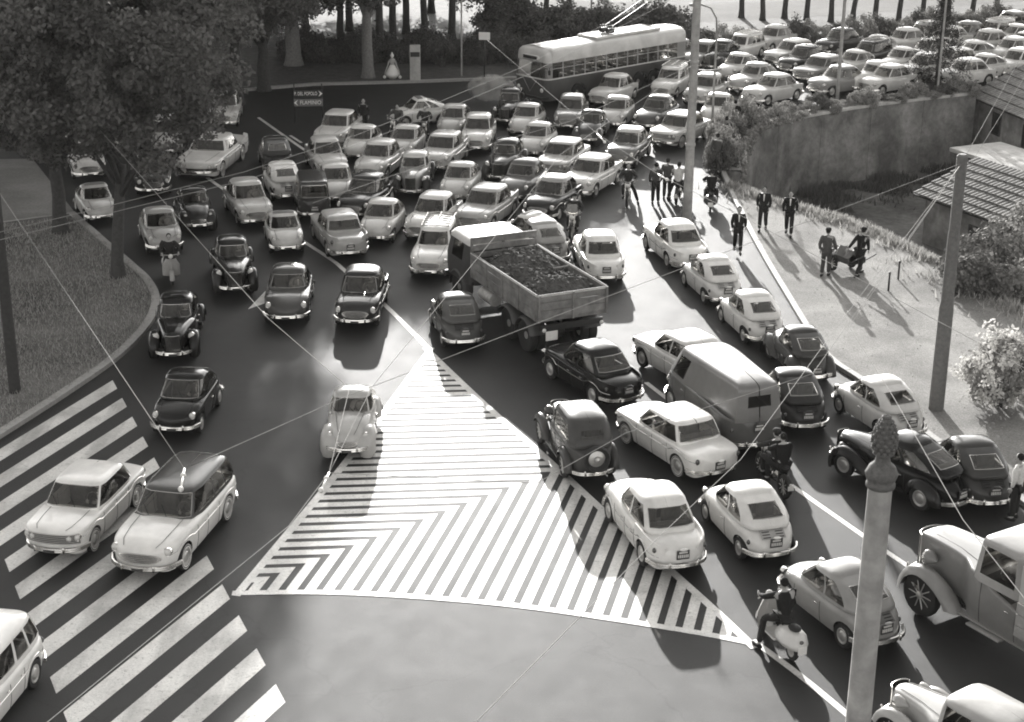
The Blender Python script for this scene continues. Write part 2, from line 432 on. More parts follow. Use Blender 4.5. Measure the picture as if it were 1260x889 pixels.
    if bumper:
        for fr_, z in ((True, bz[0]), (False, bz[1])):
            s = 1 if fr_ else -1; pts = []
            wB = W/2*(pl(1.0 if fr_ else 0.0) if not fend else 1.0)
            for i in range(15):
                y = wB*1.0*(-1+2*i/14); q = min(.965, abs(y)/wB)
                x = s*(L/2*max(0.0, 1-q**2.2)**(1/9.0)+.07)
                pts.append((x, y*.985, z))
            b = MB()
            for dz, rr2 in ((-.028, .032), (.022, .034)): b.tube([(p[0], p[1], p[2]+dz) for p in pts], rr2, 6)
            for q in (-.45, .45): b.box((s*(L/2+.08), q*wB, z+.03), (.07, .05, .17), ch=.02)
            parts.append(part('bumper', b, 'chrome'))
    zf = 1.0
    for yq, z, rl in lights:
        for s in (1, -1):
            y = s*yq; x = xend(y, True) if not fend else None
            if fend: x = xwf+fend.get('lx', .22)
            M = Matrix.Translation((x-.05, y, z)) @ Matrix.Rotation(math.pi/2, 4, 'Y')
            k = part('bezel', MB().lathe([(rl*.98, -.06), (rl*1.14, .02), (rl*1.08, .055), (rl*.95, .05)], 14, M), 'chrome')
            pod = MB().lathe([(rl*.95, .045), (rl*.8, .075), (rl*.4, .095), (.001, .1)], 14, M)
            kids = [k]
            if fend: kids.append(part('lamp_shell', MB().lathe([(rl*1.1, .05), (rl*1.12, 0), (rl*.95, -.1), (rl*.5, -.2), (.01, -.26)], 12, M), 'dark', 'paint'))
            parts.append(part('headlight', pod, 'lens', kids=kids))
    yq, z, rl = tails
    for s in (1, -1):
        x = xend(yq, False)
        parts.append(part('tail_light', MB().ell((x+.01, s*yq, z), (.05, rl, rl*1.35), 6, 10), 'tail'))
    if plate:
        x = xend(0, False)-.012
        zz = zt_(.01)
        mk = MB()
        for i in range(6): mk.box((x-.014, -.11+.044*i, plate-.03), (.006, .028, .075))
        mk.box((x-.014, 0, plate+.06), (.006, .2, .035))
        parts.append(part('number_plate', MB().box((x, 0, plate), (.02, .3, .22)), 'plate', kids=[part('plate_mark', mk, 'plate_mark', smooth=False)], smooth=False))
        parts.append(part('plate_lamp', MB().ell((x-.03, 0, plate+.14), (.05, .1, .035), 5, 8), 'lens', 'paint'))
        xf = xend(0, True)+.05
        parts.append(part('front_plate', MB().box((xf+.05, 0, bz[0]-.02), (.02, .26, .07)), 'plate', smooth=False, lv=2))
    if grille:
        kd, gw, z0, z1 = grille
        g = MB(); gb = MB()
        P = []
        for i in range(13):
            y = -gw+2*gw*i/12; x = xend(y, True)+.006
            tz = 1 if kd != 'oval' else math.sqrt(max(.02, 1-(abs(y)/gw)**2.5))
            zc = (z0+z1)/2; h = (z1-z0)/2*tz
            P.append([(x, y, zc-h), (x+.01, y, zc), (x, y, zc+h)])
        g.quads(P)
        for zz in ([0, .2, .4, .6, .8, 1.0] if kd != 'vert' else []):
            line = [tuple(Vector(p[0]).lerp(Vector(p[2]), zz)+Vector((.012, 0, 0))) for p in P]
            gb.tube(line, .009 if 0 < zz < 1 else .014, 5)
        if kd == 'vert':
            for i in range(0, 13, 1): gb.tube([(P[i][0][0]+.012, P[i][0][1], P[i][0][2]), (P[i][2][0]+.012, P[i][2][1], P[i][2][2])], .008, 4)
            gb.tube([(p[2][0]+.012, p[2][1], p[2][2]) for p in P], .014, 5)
        for i in (0, 12): gb.tube([(P[i][0][0]+.012, P[i][0][1], P[i][0][2]), (P[i][2][0]+.012, P[i][2][1], P[i][2][2])], .014, 5)
        parts.append(part('grille', g, 'grille', kids=[part('grille_bar', gb, 'chrome')]))
    def sidept(u, s, q, off=.004):
        rg = ring(u); i = q*6; k = min(5, int(i)); f = i-k
        y = rg[k][0]+(rg[k+1][0]-rg[k][0])*f; z = rg[k][1]+(rg[k+1][1]-rg[k][1])*f
        return (X(u), s*(y+off), z)
    if seams:
        for s in (1, -1):
            for u in seams: parts.append(part('door_seam', MB().tube([sidept(u, s, q/6, .001) for q in range(7)], .007, 4), 'dark', lv=2))
            for u in seams[:-1]:
                parts.append(part('door_handle', MB().box(sidept(u+.035, s, .86, .02), (.13, .025, .025), ch=.008), 'chrome', lv=2))
            if strip:
                parts.append(part('side_trim', MB().tube([sidept(.04+.9*i/24, s, strip, .006) for i in range(25)], .012, 4), 'chrome', lv=2))
    for s in (1, -1):
        hd = MB().tube([(X(u), s*W/2*pl(u)*k, zt_(u)-.05*k*k+.003) for u, k in ((uf0-.005, .62), (uf0+(1-uf0)*.4, .6), (uf0+(1-uf0)*.75, .55), (.97, .45))], .006, 4)
        parts.append(part('bonnet_seam', hd, 'dark', lv=2))
    for y in (.12, -.32):
        wp = MB().tube([cabpt(wv[0]-.03, 0)[0:1]+(y, cabpt(wv[0]-.03, 0)[2]+.02), (cabpt(.45, 0)[0]+.02, y-.18, cabpt(.45, 0)[2]+.02)], .008, 4)
        parts.append(part('wiper', wp, 'dark', lv=2))
    if lid:
        u0, u1, yw = lid
        P = [[(X(u0+(u1-u0)*i/4)-.004, -yw+2*yw*j/4, zt_(u0+(u1-u0)*i/4)+.012-.05*(abs(-yw+2*yw*j/4)/(W/2))**2) for j in range(5)] for i in range(5)]
        lv_ = MB()
        for i in range(6):
            u = u0+(u1-u0)*(i+.5)/6
            for s in (-1, 1): lv_.box((X(u)-.006, s*yw*.55, zt_(u)+.014), (.02, yw*.6, .012))
        parts.append(part('engine_lid', MB().quads(P), 'dark', 'lid', kids=[part('louvre', lv_, 'dark')]))
    if fend:
        for s in (1, -1):
            for xw, a0, a1, tl, nm in ((xwf, fend.get('fa', -5), 178, fend.get('tf', .9), 'fender'), (xwr, 8, 185, fend.get('tr', .15), 'fender')):
                parts.append(part(nm, fender(MB(), xw, s*tr, r, r*1.06, fend.get('w', .17), a0, a1, fend.get('b', .13), tl), 'dark', 'fender', angle=60))
            parts.append(part('running_board', MB().box(((xwf+xwr)/2, s*(tr-.03), sill+.03), (wb-r*2.4, .22, .04), ch=.01), 'dark', 'fender'))
    if extra: parts += extra(locals())
    return parts

def spare(e):
    X = e['X']; x = -e['L']/2-.09; r = e['r']*.98
    M = Matrix.Translation((x, 0, .78)) @ Matrix.Rotation(-math.pi/2, 4, 'Y') @ Matrix.Rotation(0, 4, 'Z')
    t = MB().lathe([(r*.6, 0), (r*.7, .06), (r*.9, .09), (r, .04), (r, -.04), (r*.9, -.08)], 22, M)
    h = MB().lathe([(r*.62, .01), (r*.4, .05), (r*.28, .06), (r*.2, .11), (.001, .13)], 18, M)
    return [part('spare_wheel', t, 'tyre', kids=[part('hubcap', h, 'hub')])]
def rack(e):
    b = MB(); z = e['H']+.03; x0, x1 = e['X'](e['ur1'])+.1, e['X'](e['uf1'])-.15
    for i in range(7):
        x = x0+(x1-x0)*i/6; b.tube([(x, -.5, z-.03), (x, 0, z+.01), (x, .5, z-.03)], .02, 5)
    for y in (-.5, 0, .5): b.tube([(x0, y, z-.03 if y else z+.01), (x1, y, z-.03 if y else z+.01)], .02, 5)
    return [part('roof_rack', b, 'chrome')]
def backtop(e):
    return []
T = {}
def make_types():
    t600 = [(0, .46), (.012, .58), (.06, .72), (.13, .84), (.22, .90), (.5, .91), (.70, .89), (.78, .86), (.90, .77), (.965, .68), (.99, .6), (1, .5)]
    T['600'] = car(3.22, 1.38, 1.40, 2.0, .60, t600, .885, (.09, .775, .36, .605), r=.275, nf=5.2, nr=4.6, n=4.0, w0=.94, w1=.77, pr=1.55, crown=.10, wv=(.06, .9),
                   rv=(.34, .8), reta=.62, lights=((.50, .64, .085),), lid=(.035, .15, .3), tails=(.55, .56, .045), plate=.62, seams=(.44, .73), side=((.0, .82), (-.66, -.06)), shoulder=.16)
    t500 = [(0, .45), (.012, .56), (.06, .70), (.13, .80), (.22, .86), (.5, .86), (.70, .85), (.78, .81), (.90, .72), (.965, .63), (.99, .56), (1, .46)]
    T['500'] = car(2.97, 1.32, 1.32, 1.84, .56, t500, .835, (.07, .755, .40, .60), r=.265, nf=5, nr=4.2, n=3.8, w0=.94, w1=.76, pr=1.5, crown=.10, wv=(.06, .9),
                   rv=(.36, .8), reta=.6, lights=((.48, .60, .085),), lid=(.03, .13, .27), tails=(.53, .5, .045), plate=.56, seams=(.40, .70), side=((.0, .78), (-.55, -.1)), shoulder=.16, canvas=True)
    t11 = [(0, .5), (.008, .64), (.03, .76), (.09, .83), (.18, .87), (.3, .9), (.5, .9), (.68, .93), (.76, .935), (.9, .89), (.96, .81), (.99, .7), (1, .52)]
    T['1100'] = car(3.9, 1.47, 1.48, 2.34, .72, t11, .89, (.155, .715, .30, .595), r=.30, nf=7.5, nr=8, n=4.4, w0=.92, w1=.755, pr=1.2, crown=.105, shoulder=.13, wv=(.07, .9), side=((.05, .82), (-.76, -.02)), eta=.83,
                    lights=((.54, .66, .09),), grille=('oval', .42, .44, .66), fins=.03, tails=(.6, .66, .05), plate=.6, seams=(.33, .50, .68), strip=.72, reta=.8)
    tsa = [(0, .55), (.006, .70), (.02, .80), (.06, .845), (.24, .87), (.5, .87), (.70, .87), (.9, .85), (.965, .81), (.992, .74), (1, .56)]
    T['saloon'] = car(4.03, 1.55, 1.37, 2.42, .76, tsa, .86, (.2, .725, .275, .615), r=.30, nf=13, nr=16, n=6.5, w0=.92, w1=.79, pr=1.0, crown=.065, shoulder=.055,
                      lights=((.60, .64, .08), (.44, .63, .07)), grille=('rect', .66, .5, .72), tails=(.62, .66, .06), plate=.5, seams=(.33, .50, .68), strip=.8, eta=.88, reta=.88, wv=(.06, .92), rv=(.10, .9),
                      side=((.05, .86), (-.82, -.01)), wst='white')
    T['fintail'] = car(4.0, 1.52, 1.42, 2.42, .76, [(0, .55), (.008, .72), (.03, .82), (.1, .86), (.24, .89), (.5, .89), (.70, .9), (.9, .87), (.965, .82), (.992, .74), (1, .56)], .88,
                       (.19, .72, .28, .60), r=.30, nf=10, nr=13, n=5.4, w0=.92, w1=.78, pr=1.05, crown=.08, shoulder=.08, wv=(.06, .91), side=((.05, .85), (-.8, -.01)), lights=((.58, .68, .085),), grille=('oval', .45, .44, .66), fins=.10,
                       tails=(.64, .72, .06), plate=.52, seams=(.33, .50, .68), strip=.78, eta=.86, reta=.86)
    T['dauphine'] = car(3.95, 1.52, 1.44, 2.27, .78, [(0, .5), (.01, .64), (.05, .76), (.12, .84), (.22, .89), (.5, .9), (.68, .89), (.8, .86), (.92, .76), (.975, .65), (.99, .58), (1, .46)], .88,
                        (.14, .70, .33, .58), r=.29, nf=5, nr=5, n=3.8, w0=.9, w1=.72, pr=1.35, crown=.12, lights=((.56, .66, .09),), tails=(.6, .6, .05), plate=.52, seams=(.34, .5, .68), shoulder=.16)
    T['estate'] = car(4.4, 1.7, 1.5, 2.6, .8, [(0, .55), (.006, .82), (.02, .93), (.1, .95), (.5, .95), (.68, .96), (.76, .955), (.9, .91), (.96, .84), (.99, .74), (1, .54)], .93,
                      (.012, .69, .075, .585), r=.32, nf=7.5, nr=12, n=5.8, w0=.91, w1=.77, pr=1.1, crown=.065, shoulder=.12, lights=((.62, .70, .095),), grille=('oval', .50, .46, .68),
                      tails=(.68, .7, .06), plate=.55, seams=(.36, .52, .66), strip=.8, side=((.12, .86), (-.36, .07), (-.88, -.40)), wv=(.06, .91), eta=.86, reta=.84, wst='white')
    T['wagon'] = car(3.9, 1.48, 1.5, 2.34, .72, [(0, .55), (.008, .78), (.03, .88), (.1, .91), (.5, .91), (.68, .93), (.76, .93), (.9, .88), (.96, .81), (.99, .7), (1, .52)], .89,
                     (.02, .70, .08, .59), r=.30, nf=6.5, nr=9, n=4.6, w0=.9, w1=.74, pr=1.1, crown=.09, lights=((.54, .66, .09),), grille=('oval', .42, .44, .64), tails=(.6, .7, .05), plate=.6,
                     seams=(.34, .5, .68), strip=.72, side=((.12, .8), (-.36, .04), (-.84, -.42)), extra=rack)
    T['american'] = car(5.4, 1.98, 1.42, 3.02, .95, [(0, .55), (.006, .78), (.02, .88), (.1, .9), (.3, .91), (.5, .91), (.66, .92), (.9, .9), (.97, .86), (.993, .78), (1, .56)], .89,
                        (.27, .68, .33, .595), r=.35, nf=14, nr=14, n=5.5, w0=.9, w1=.7, pr=1.0, crown=.07, shoulder=.07, lights=((.82, .64, .085), (.62, .63, .085)), grille=('rect', .9, .42, .56),
                        fins=.1, tails=(.8, .66, .09), plate=.5, seams=(.34, .48, .66), strip=.85, eta=.86, reta=.84, bz=(.42, .42), wst='white')
    T['van'] = car(4.5, 1.75, 2.1, 2.6, .75, [(0, .6), (.006, .95), (.015, 1.12), (.3, 1.15), (.85, 1.15), (.93, 1.08), (.97, .98), (.99, .85), (1, .6)], 1.13,
                   (.004, .93, .03, .80), r=.33, nf=7, nr=16, n=6.5, w0=.95, w1=.84, pr=1.0, crown=.16, shoulder=.06, lights=((.6, .75, .1),), grille=('rect', .4, .5, .72), tails=(.72, .8, .05), plate=.85,
                   seams=(.62, .80), side=((.44, .8),), rv=(.35, .72), reta=.42, eta=.82, chromew=False, bz=(.42, .42))
    T['minivan'] = car(3.3, 1.35, 1.62, 2.0, .58, [(0, .5), (.01, .85), (.03, .93), (.5, .95), (.72, .95), (.8, .93), (.93, .86), (.98, .74), (1, .5)], .92,
                       (.01, .76, .03, .68), r=.29, nf=7, nr=14, n=6, w0=.93, w1=.83, pr=1.0, crown=.06, shoulder=.07, lights=((.5, .66, .085),), grille=('rect', .3, .45, .62), tails=(.58, .6, .04), plate=.55,
                       seams=(.42, .7), side=((.2, .84), (-.82, .1)), rv=(.1, .82), reta=.82)
    plp = [(0, .72), (.15, .96), (.35, 1), (.6, 1), (.68, .9), (.8, .72), (.93, .56), (1, .5)]
    T['prewar'] = car(4.0, 1.24, 1.54, 2.5, .72, [(0, .42), (.02, .6), (.08, .8), (.16, .93), (.3, 1.0), (.55, 1.01), (.66, 1.04), (.8, 1.03), (.93, .98), (.98, .9), (1, .62)], .98,
                      (.06, .66, .31, .575), r=.33, nf=12, nr=4.5, n=3.8, w0=.95, w1=.82, pr=1.5, crown=.13, shoulder=.17, plan=plp, rv=(.34, .82), reta=.6, lights=((.53, .74, .1),),
                      grille=('vert', .2, .42, .9), tails=(.45, .6, .05), plate=.55, seams=(.34, .48, .62), fend=dict(w=.18, b=.16, tf=1.1, tr=.2, lx=.24, fa=-25), track=.60, chromew=True, sill=.26, eta=.78)
    def apron(e):
        m = MB(); L_ = e['L']
        m.quads([[(L_/2-.62+.6*math.cos(R(t))*math.sqrt(max(0, 1-(y/.62)**2*.35)), y, .32+.42*math.sin(R(t))) for y in [-.6+1.2*j/12 for j in range(13)]] for t in (-8, 5, 20, 40, 60, 80)])
        return [part('front_apron', m, 'dark', 'fender')]
    T['topolino'] = car(3.25, 1.26, 1.40, 2.0, .62, [(0, .40), (.02, .58), (.08, .76), (.16, .86), (.3, .92), (.55, .93), (.64, .97), (.75, .95), (.88, .86), (.97, .74), (1, .5)], .90,
                        (.07, .66, .34, .56), r=.29, nf=9, nr=4.5, n=4.0, w0=.93, w1=.78, pr=1.5, crown=.11, shoulder=.24, plan=[(0, .72), (.15, .96), (.35, 1), (.58, 1), (.68, .95), (.8, .84), (.93, .70), (1, .62)],
                        rv=(.3, .82), reta=.66, wv=(.07, .89), lights=((.47, .62, .085),), grille=('oval', .28, .42, .56), tails=(.42, .55, .045), plate=.52, seams=(.36, .60), side=((.0, .82), (-.6, -.06)),
                        fend=dict(w=.23, b=.19, tf=.9, tr=.15, lx=.3, fa=-32), track=.50, sill=.24, extra=apron)
    T['balilla'] = car(3.5, 1.26, 1.62, 2.3, .5, [(0, .40), (.012, .70), (.05, .95), (.15, 1.03), (.5, 1.03), (.62, 1.05), (.8, 1.03), (.95, 1.0), (.99, .92), (1, .6)], 1.02,
                       (.05, .63, .16, .60), r=.36, nf=16, nr=7, n=5, w0=.96, w1=.88, pr=1.4, crown=.12, shoulder=.1, plan=[(0, .86), (.15, 1), (.4, 1), (.58, 1), (.64, .9), (.72, .68), (.9, .5), (1, .46)],
                       rv=(.3, .7), reta=.5, lights=((.36, .86, .11),), grille=('vert', .24, .5, .98), tails=(.5, .55, .05), plate=None, seams=(.3, .46, .6), wst='spoke', wd=.12,
                       fend=dict(w=.13, b=.1, tf=.75, tr=.1, lx=.2, fa=10), track=.62, sill=.34, extra=spare, chromew=False, bz=(.42, .36), belly=0)
make_types()
# ------------------------------------------------------------------ the setting
mat('asphalt', .012, rough=.72, spec=.34, var=.42, scale=34, bump=.5, bscale=70, var2=.08, scale2=.22)
mat('road_paint', .64, rough=.6, var=.14, scale=14, bump=.25, bscale=60, var2=.10, scale2=.7)
weather(MATS['asphalt'], 'road'); weather(MATS['road_paint'], 'paint')
mat('lawn', .14, rough=.9, spec=.2, var=.35, scale=5, bump=.9, bscale=30, var2=.35, scale2=.35)
mat('park_gravel', .13, rough=.95, spec=.1, var=.16, scale=6, bump=.4, bscale=30, var2=.18, scale2=.2)
mat('park_grass', .09, rough=.9, spec=.2, var=.3, scale=3, bump=.8, bscale=20, var2=.25, scale2=.12)
mat('gravel', .235, rough=.95, spec=.12, var=.38, scale=22, bump=1.0, bscale=38, var2=.24, scale2=.45)
mat('path', .2, rough=.85, spec=.3, var=.2, scale=10, bump=.5, bscale=45, var2=.2, scale2=.4)
mat('kerb_stone', .3, rough=.75, var=.2, scale=8, bump=.4, bscale=30)
mat('yard_earth', .11, rough=.95, spec=.2, var=.3, scale=3, bump=.9, bscale=15, var2=.35, scale2=.3)
mat('concrete', .17, rough=.85, var=.2, scale=4, bump=.4, bscale=25, var2=.3, scale2=.6)
mat('concrete_pale', .4, rough=.8, var=.15, scale=6, bump=.3, bscale=30, var2=.15, scale2=1)
mat('pole_wood', .13, rough=.8, var=.25, scale=10, bump=.5, bscale=30)
mat('pole_metal', .3, rough=.65, var=.2, scale=5, bump=.3, bscale=20, var2=.2, scale2=1.5)
mat('pole_dark', .035, rough=.85, var=.3, scale=8)
mat('bark', .045, rough=.9, var=.35, scale=9, bump=1.0, bscale=18)
mat('bark_pale', .16, rough=.9, var=.3, scale=9, bump=.8, bscale=18)
mat('plaster', .25, rough=.9, var=.25, scale=3, bump=.3, bscale=25, var2=.3, scale2=.7)
mat('roof_tile', .17, rough=.85, var=.3, scale=5, bump=.4, bscale=25, var2=.25, scale2=1.2)
mat('wood_dark', .05, rough=.7, var=.25, scale=8)
mat('white_paint', .75, rough=.5, var=.06)
mat('black_paint', .02, rough=.45, var=.2)
mat('wire', .32, rough=.9, spec=.1, var=.1)
mat('soil_heap', .07, rough=.95, var=.5, scale=12, bump=1.0, bscale=20)
def leaf_mat(name, v, tr=.35, rough=.55, var=.4):
    m = bpy.data.materials.new(name); m.use_nodes = True; n = m.node_tree.nodes; l = m.node_tree.links; n.clear()
    out = n.new('ShaderNodeOutputMaterial'); d = n.new('ShaderNodeBsdfDiffuse'); t = n.new('ShaderNodeBsdfTranslucent'); g = n.new('ShaderNodeBsdfGlossy')
    g.inputs['Roughness'].default_value = rough; g.inputs[0].default_value = gray(.5)
    gi = n.new('ShaderNodeNewGeometry'); mr = n.new('ShaderNodeMapRange'); mr.inputs[3].default_value = 1-var; mr.inputs[4].default_value = 1+var
    l.new(gi.outputs['Random Per Island'], mr.inputs[0])
    sc = n.new('ShaderNodeVectorMath'); sc.operation = 'SCALE'; sc.inputs[0].default_value = gray(v)[:3]; l.new(mr.outputs[0], sc.inputs['Scale'])
    l.new(sc.outputs[0], d.inputs[0]); l.new(sc.outputs[0], t.inputs[0])
    a = n.new('ShaderNodeMixShader'); a.inputs[0].default_value = tr; l.new(d.outputs[0], a.inputs[1]); l.new(t.outputs[0], a.inputs[2])
    b = n.new('ShaderNodeMixShader'); b.inputs[0].default_value = .06; l.new(a.outputs[0], b.inputs[1]); l.new(g.outputs[0], b.inputs[2])
    l.new(b.outputs[0], out.inputs[0]); MATS[name] = m
leaf_mat('leaf', .12, .4, var=.3); leaf_mat('leaf_mid', .11); leaf_mat('leaf_pale', .27, .3); leaf_mat('leaf_conifer', .035, .15)
leaf_mat('blossom', .6, .3, var=.2); leaf_mat('grass_blade', .32, .35); leaf_mat('grass_dry', .34, .3)

def poly_mesh(name, verts, faces, m):
    me = bpy.data.meshes.new(name); nv = len(verts); nf = len(faces)
    me.vertices.add(nv); me.vertices.foreach_set('co', np.asarray(verts, dtype=np.float32).ravel())
    k = faces.shape[1]; me.loops.add(nf*k); me.loops.foreach_set('vertex_index', faces.astype(np.int32).ravel())
    me.polygons.add(nf); me.polygons.foreach_set('loop_start', np.arange(0, nf*k, k, dtype=np.int32)); me.polygons.foreach_set('loop_total', np.full(nf, k, dtype=np.int32))
    me.update(calc_edges=True); me.materials.append(MATS[m]); return me
def leaves(name, cen, out, size, m, aspect=.6, jitter=.8):
    n = len(cen); nrm = out+rng.normal(0, jitter, (n, 3)); nrm /= np.linalg.norm(nrm, axis=1)[:, None]+1e-9
    t = rng.normal(0, 1, (n, 3)); a = np.cross(nrm, t); a /= np.linalg.norm(a, axis=1)[:, None]+1e-9; b = np.cross(nrm, a)
    s = size*(.6+.8*rng.random((n, 1))); a = a*s*.5; b = b*s*.5*aspect
    v = np.stack([cen-a, cen-a*.1+b, cen+a, cen-a*.1-b], 1).reshape(-1, 3)
    return poly_mesh(name, v, np.arange(n*4).reshape(-1, 4), m)
def clumps(n_cl, per, rad, shape, hollow=.55, cr=(.5, 1.0), flat=.75):
    """leaf centres gathered in clumps over an uneven ellipsoid"""
    d = rng.normal(0, 1, (n_cl, 3)); d /= np.linalg.norm(d, axis=1)[:, None]
    rr = hollow+(1-hollow)*rng.random(n_cl)**.6
    lump = 1+.16*np.sin(d[:, 0]*5+1)*np.cos(d[:, 1]*4)+.12*np.sin(d[:, 2]*7)
    c = d*np.array(shape)*(rr*lump)[:, None]
    r = cr[0]+(cr[1]-cr[0])*rng.random(n_cl)
    q = rng.normal(0, 1, (n_cl, per, 3)); q /= np.linalg.norm(q, axis=2)[:, :, None]
    q *= (rng.random((n_cl, per))**.45)[:, :, None]
    cen = c[:, None, :]+q*r[:, None, None]*np.array([1, 1, flat]); out = q*.8+d[:, None, :]*.5+np.array([0, 0, .5])
    return cen.reshape(-1, 3), out.reshape(-1, 3)
def trunk_mesh(h, r, limbs, spread, m='bark', lean=0.0, seed=0):
    rd = random.Random(seed); b = MB()
    pts = [(0, 0, -.1), (0, 0, .15), (0, 0, .6)]+[(lean*t+rd.uniform(-.06, .06), rd.uniform(-.06, .06), .6+(h-.6)*t) for t in (.3, .6, 1)]
    b.tube(pts, [r*1.6, r*1.3, r*1.08, r, r*.9, r*.75], 10)
    for i in range(limbs):
        a = 2*math.pi*i/limbs+rd.uniform(-.4, .4); z0 = h*rd.uniform(.7, 1.0); s = spread*rd.uniform(.6, 1)
        p = [(lean*z0/h, 0, z0)]
        for k in (1, 2, 3):
            q = k/3; p.append((lean+math.cos(a)*s*q+rd.uniform(-.2, .2), math.sin(a)*s*q+rd.uniform(-.2, .2), z0+spread*.9*q**.8+rd.uniform(-.15, .15)))
        b.tube(p, [r*.55, r*.38, r*.22, r*.06], 6)
    return b.mesh('trunk', m)
CROWNS = {}
def crown(key, *a, **k):
    if key not in CROWNS:
        cen, out = clumps(*a); CROWNS[key] = leaves('crown', cen, out, **k)
    return CROWNS[key]
def tree(base, th, tr_, cz, ckey, label, group='trees', name='tree', scale=1.0, rz=0.0, limbs=6, spread=2.5, bark='bark', sz=None, lean=0.0):
    root = link(name, None, None, (base[0], base[1], base[2] if len(base) > 2 else 0), rz, label, 'tree', group)
    link('trunk', trunk_mesh(th, tr_, limbs, spread, bark, lean, seed=int(abs(base[0]*31+base[1]*17))), root)
    c = link('crown', CROWNS[ckey], root, (lean, 0, cz)); c.scale = sz or (scale, scale, scale); return root
# --- terrain: one sheet with the sunken yard in it
WALL_PX = [(894, 214), (893, 193), (899, 176), (914, 164), (940, 154), (985, 143), (1050, 132), (1120, 123), (1192, 115)]
VERGE_PX = [(905, 232), (945, 250), (1000, 262), (1070, 284), (1130, 315), (1180, 345), (1240, 376), (1340, 425)]
WALLP = [G(*p) for p in WALL_PX]; VERGE = [G(*p) for p in VERGE_PX]
YARD_Z = -3.8
YARD = WALLP+[(60, 90), (60, 40)]+VERGE[::-1]
def inside(x, y, P):
    c = False; n = len(P)
    for i in range(n):
        (x1, y1), (x2, y2) = P[i], P[(i+1) % n]
        if (y1 > y) != (y2 > y) and x < (x2-x1)*(y-y1)/(y2-y1)+x1: c = not c
    return c
def dist_line(x, y, P):
    best = 1e9
    for (x1, y1), (x2, y2) in zip(P[:-1], P[1:]):
        dx, dy = x2-x1, y2-y1; t = max(0, min(1, ((x-x1)*dx+(y-y1)*dy)/(dx*dx+dy*dy)))
        best = min(best, math.hypot(x-x1-t*dx, y-y1-t*dy))
    return best
def yard_z(x, y):
    d = dist_line(x, y, VERGE); t = min(1, max(0, d/4.2)); t = t*t*(3-2*t)
    return YARD_Z*t
def terrain():
    xs = [-900, -200, -60, -20, 0, 6]+[8+.5*i for i in range(106)]+[70, 200, 900]
    ys = [-60, 0, 20, 38]+[42+.5*i for i in range(100)]+[100, 130, 200, 400, 1500]
    vs = []; idx = {}
    P = []
    for x in xs:
        row = []
        for y in ys:
            z = 0.0
            if 8 <= x < 60.6 and 42 <= y < 92 and inside(x, y, YARD): z = yard_z(x, y)
            row.append((x, y, z))
        P.append(row)
    road = MB().quads(P)
    lo = MB(); hi = MB()
    o = len(ys)
    yard = [f for f in road.f if min(road.v[i][2] for i in f) < -.01]; rest = [f for f in road.f if min(road.v[i][2] for i in f) >= -.01]
    def sub(fs, name, m):
        used = sorted(set(i for f in fs for i in f)); mp = {j: k for k, j in enumerate(used)}
        b = MB(); b.v = [road.v[i] for i in used]; b.f = [tuple(mp[i] for i in f)[::-1] for f in fs]
        link(name, b.mesh(name, m), kind='structure')
    sub(rest, 'road', 'asphalt'); sub(yard, 'yard', 'yard_earth')
terrain()
def smooth_line(P, k=6):
    out = []
    for i in range(len(P)-1):
        p0, p1, p2, p3 = P[max(i-1, 0)], P[i], P[i+1], P[min(i+2, len(P)-1)]
        for j in range(k):
            t = j/k
            out.append(tuple(.5*((2*p1[c])+(-p0[c]+p2[c])*t+(2*p0[c]-5*p1[c]+4*p2[c]-p3[c])*t*t+(-p0[c]+3*p1[c]-3*p2[c]+p3[c])*t**3) for c in (0, 1)))
    return out+[tuple(P[-1])]
def offset(P, d):
    out = []
    for i in range(len(P)):
        a = P[max(i-1, 0)]; b = P[min(i+1, len(P)-1)]; dx, dy = b[0]-a[0], b[1]-a[1]; l = math.hypot(dx, dy) or 1
        out.append((P[i][0]-dy/l*d, P[i][1]+dx/l*d))
    return out
def band(mb, A, B, z, z0=None, sideA=True):
    n = len(A)
    mb.add([(p[0], p[1], z) for p in A]+[(p[0], p[1], z) for p in B], [(i, i+1, n+i+1, n+i) for i in range(n-1)])
    if z0 is not None:
        for Q in (A, B): mb.add([(p[0], p[1], z) for p in Q]+[(p[0], p[1], z0) for p in Q], [(i, i+1, n+i+1, n+i) for i in range(n-1)])
    return mb
def kerb(name, line, wdt, z=.13):
    B = offset(line, wdt)
    pm = link(name, None, kind='structure')
    # stones of about a metre with open joints
    acc = 0; seg = [0]
    for i in range(1, len(line)):
        acc += math.hypot(line[i][0]-line[i-1][0], line[i][1]-line[i-1][1])
        if acc > 1.0: seg.append(i); acc = 0
    if seg[-1] != len(line)-1: seg.append(len(line)-1)
    for a, b in zip(seg[:-1], seg[1:]):
        A_ = [Vector(p) for p in line[a:b+1]]; B_ = [Vector(p) for p in B[a:b+1]]
        for Q in (A_, B_):
            u0 = (Q[1]-Q[0]).normalized()*.008; u1 = (Q[-1]-Q[-2]).normalized()*.008; Q[0] = Q[0]+u0; Q[-1] = Q[-1]-u1
        zz = z+random.uniform(-.006, .006); m = MB(); band(m, A_, B_, zz, 0.0)
        for k in (0, -1): m.add([(A_[k].x, A_[k].y, zz), (B_[k].x, B_[k].y, zz), (B_[k].x, B_[k].y, 0), (A_[k].x, A_[k].y, 0)], [(0, 1, 2, 3)])
        link('kerb_stone', m.mesh('kerb_stone', 'kerb_stone', False), pm)
    return B
def densify(P, step=.5):
    out = [P[0]]
    for a, b in zip(P[:-1], P[1:]):
        l = math.hypot(b[0]-a[0], b[1]-a[1]); k = max(1, int(l/step))
        out += [(a[0]+(b[0]-a[0])*i/k, a[1]+(b[1]-a[1])*i/k) for i in range(1, k+1)]
    return out
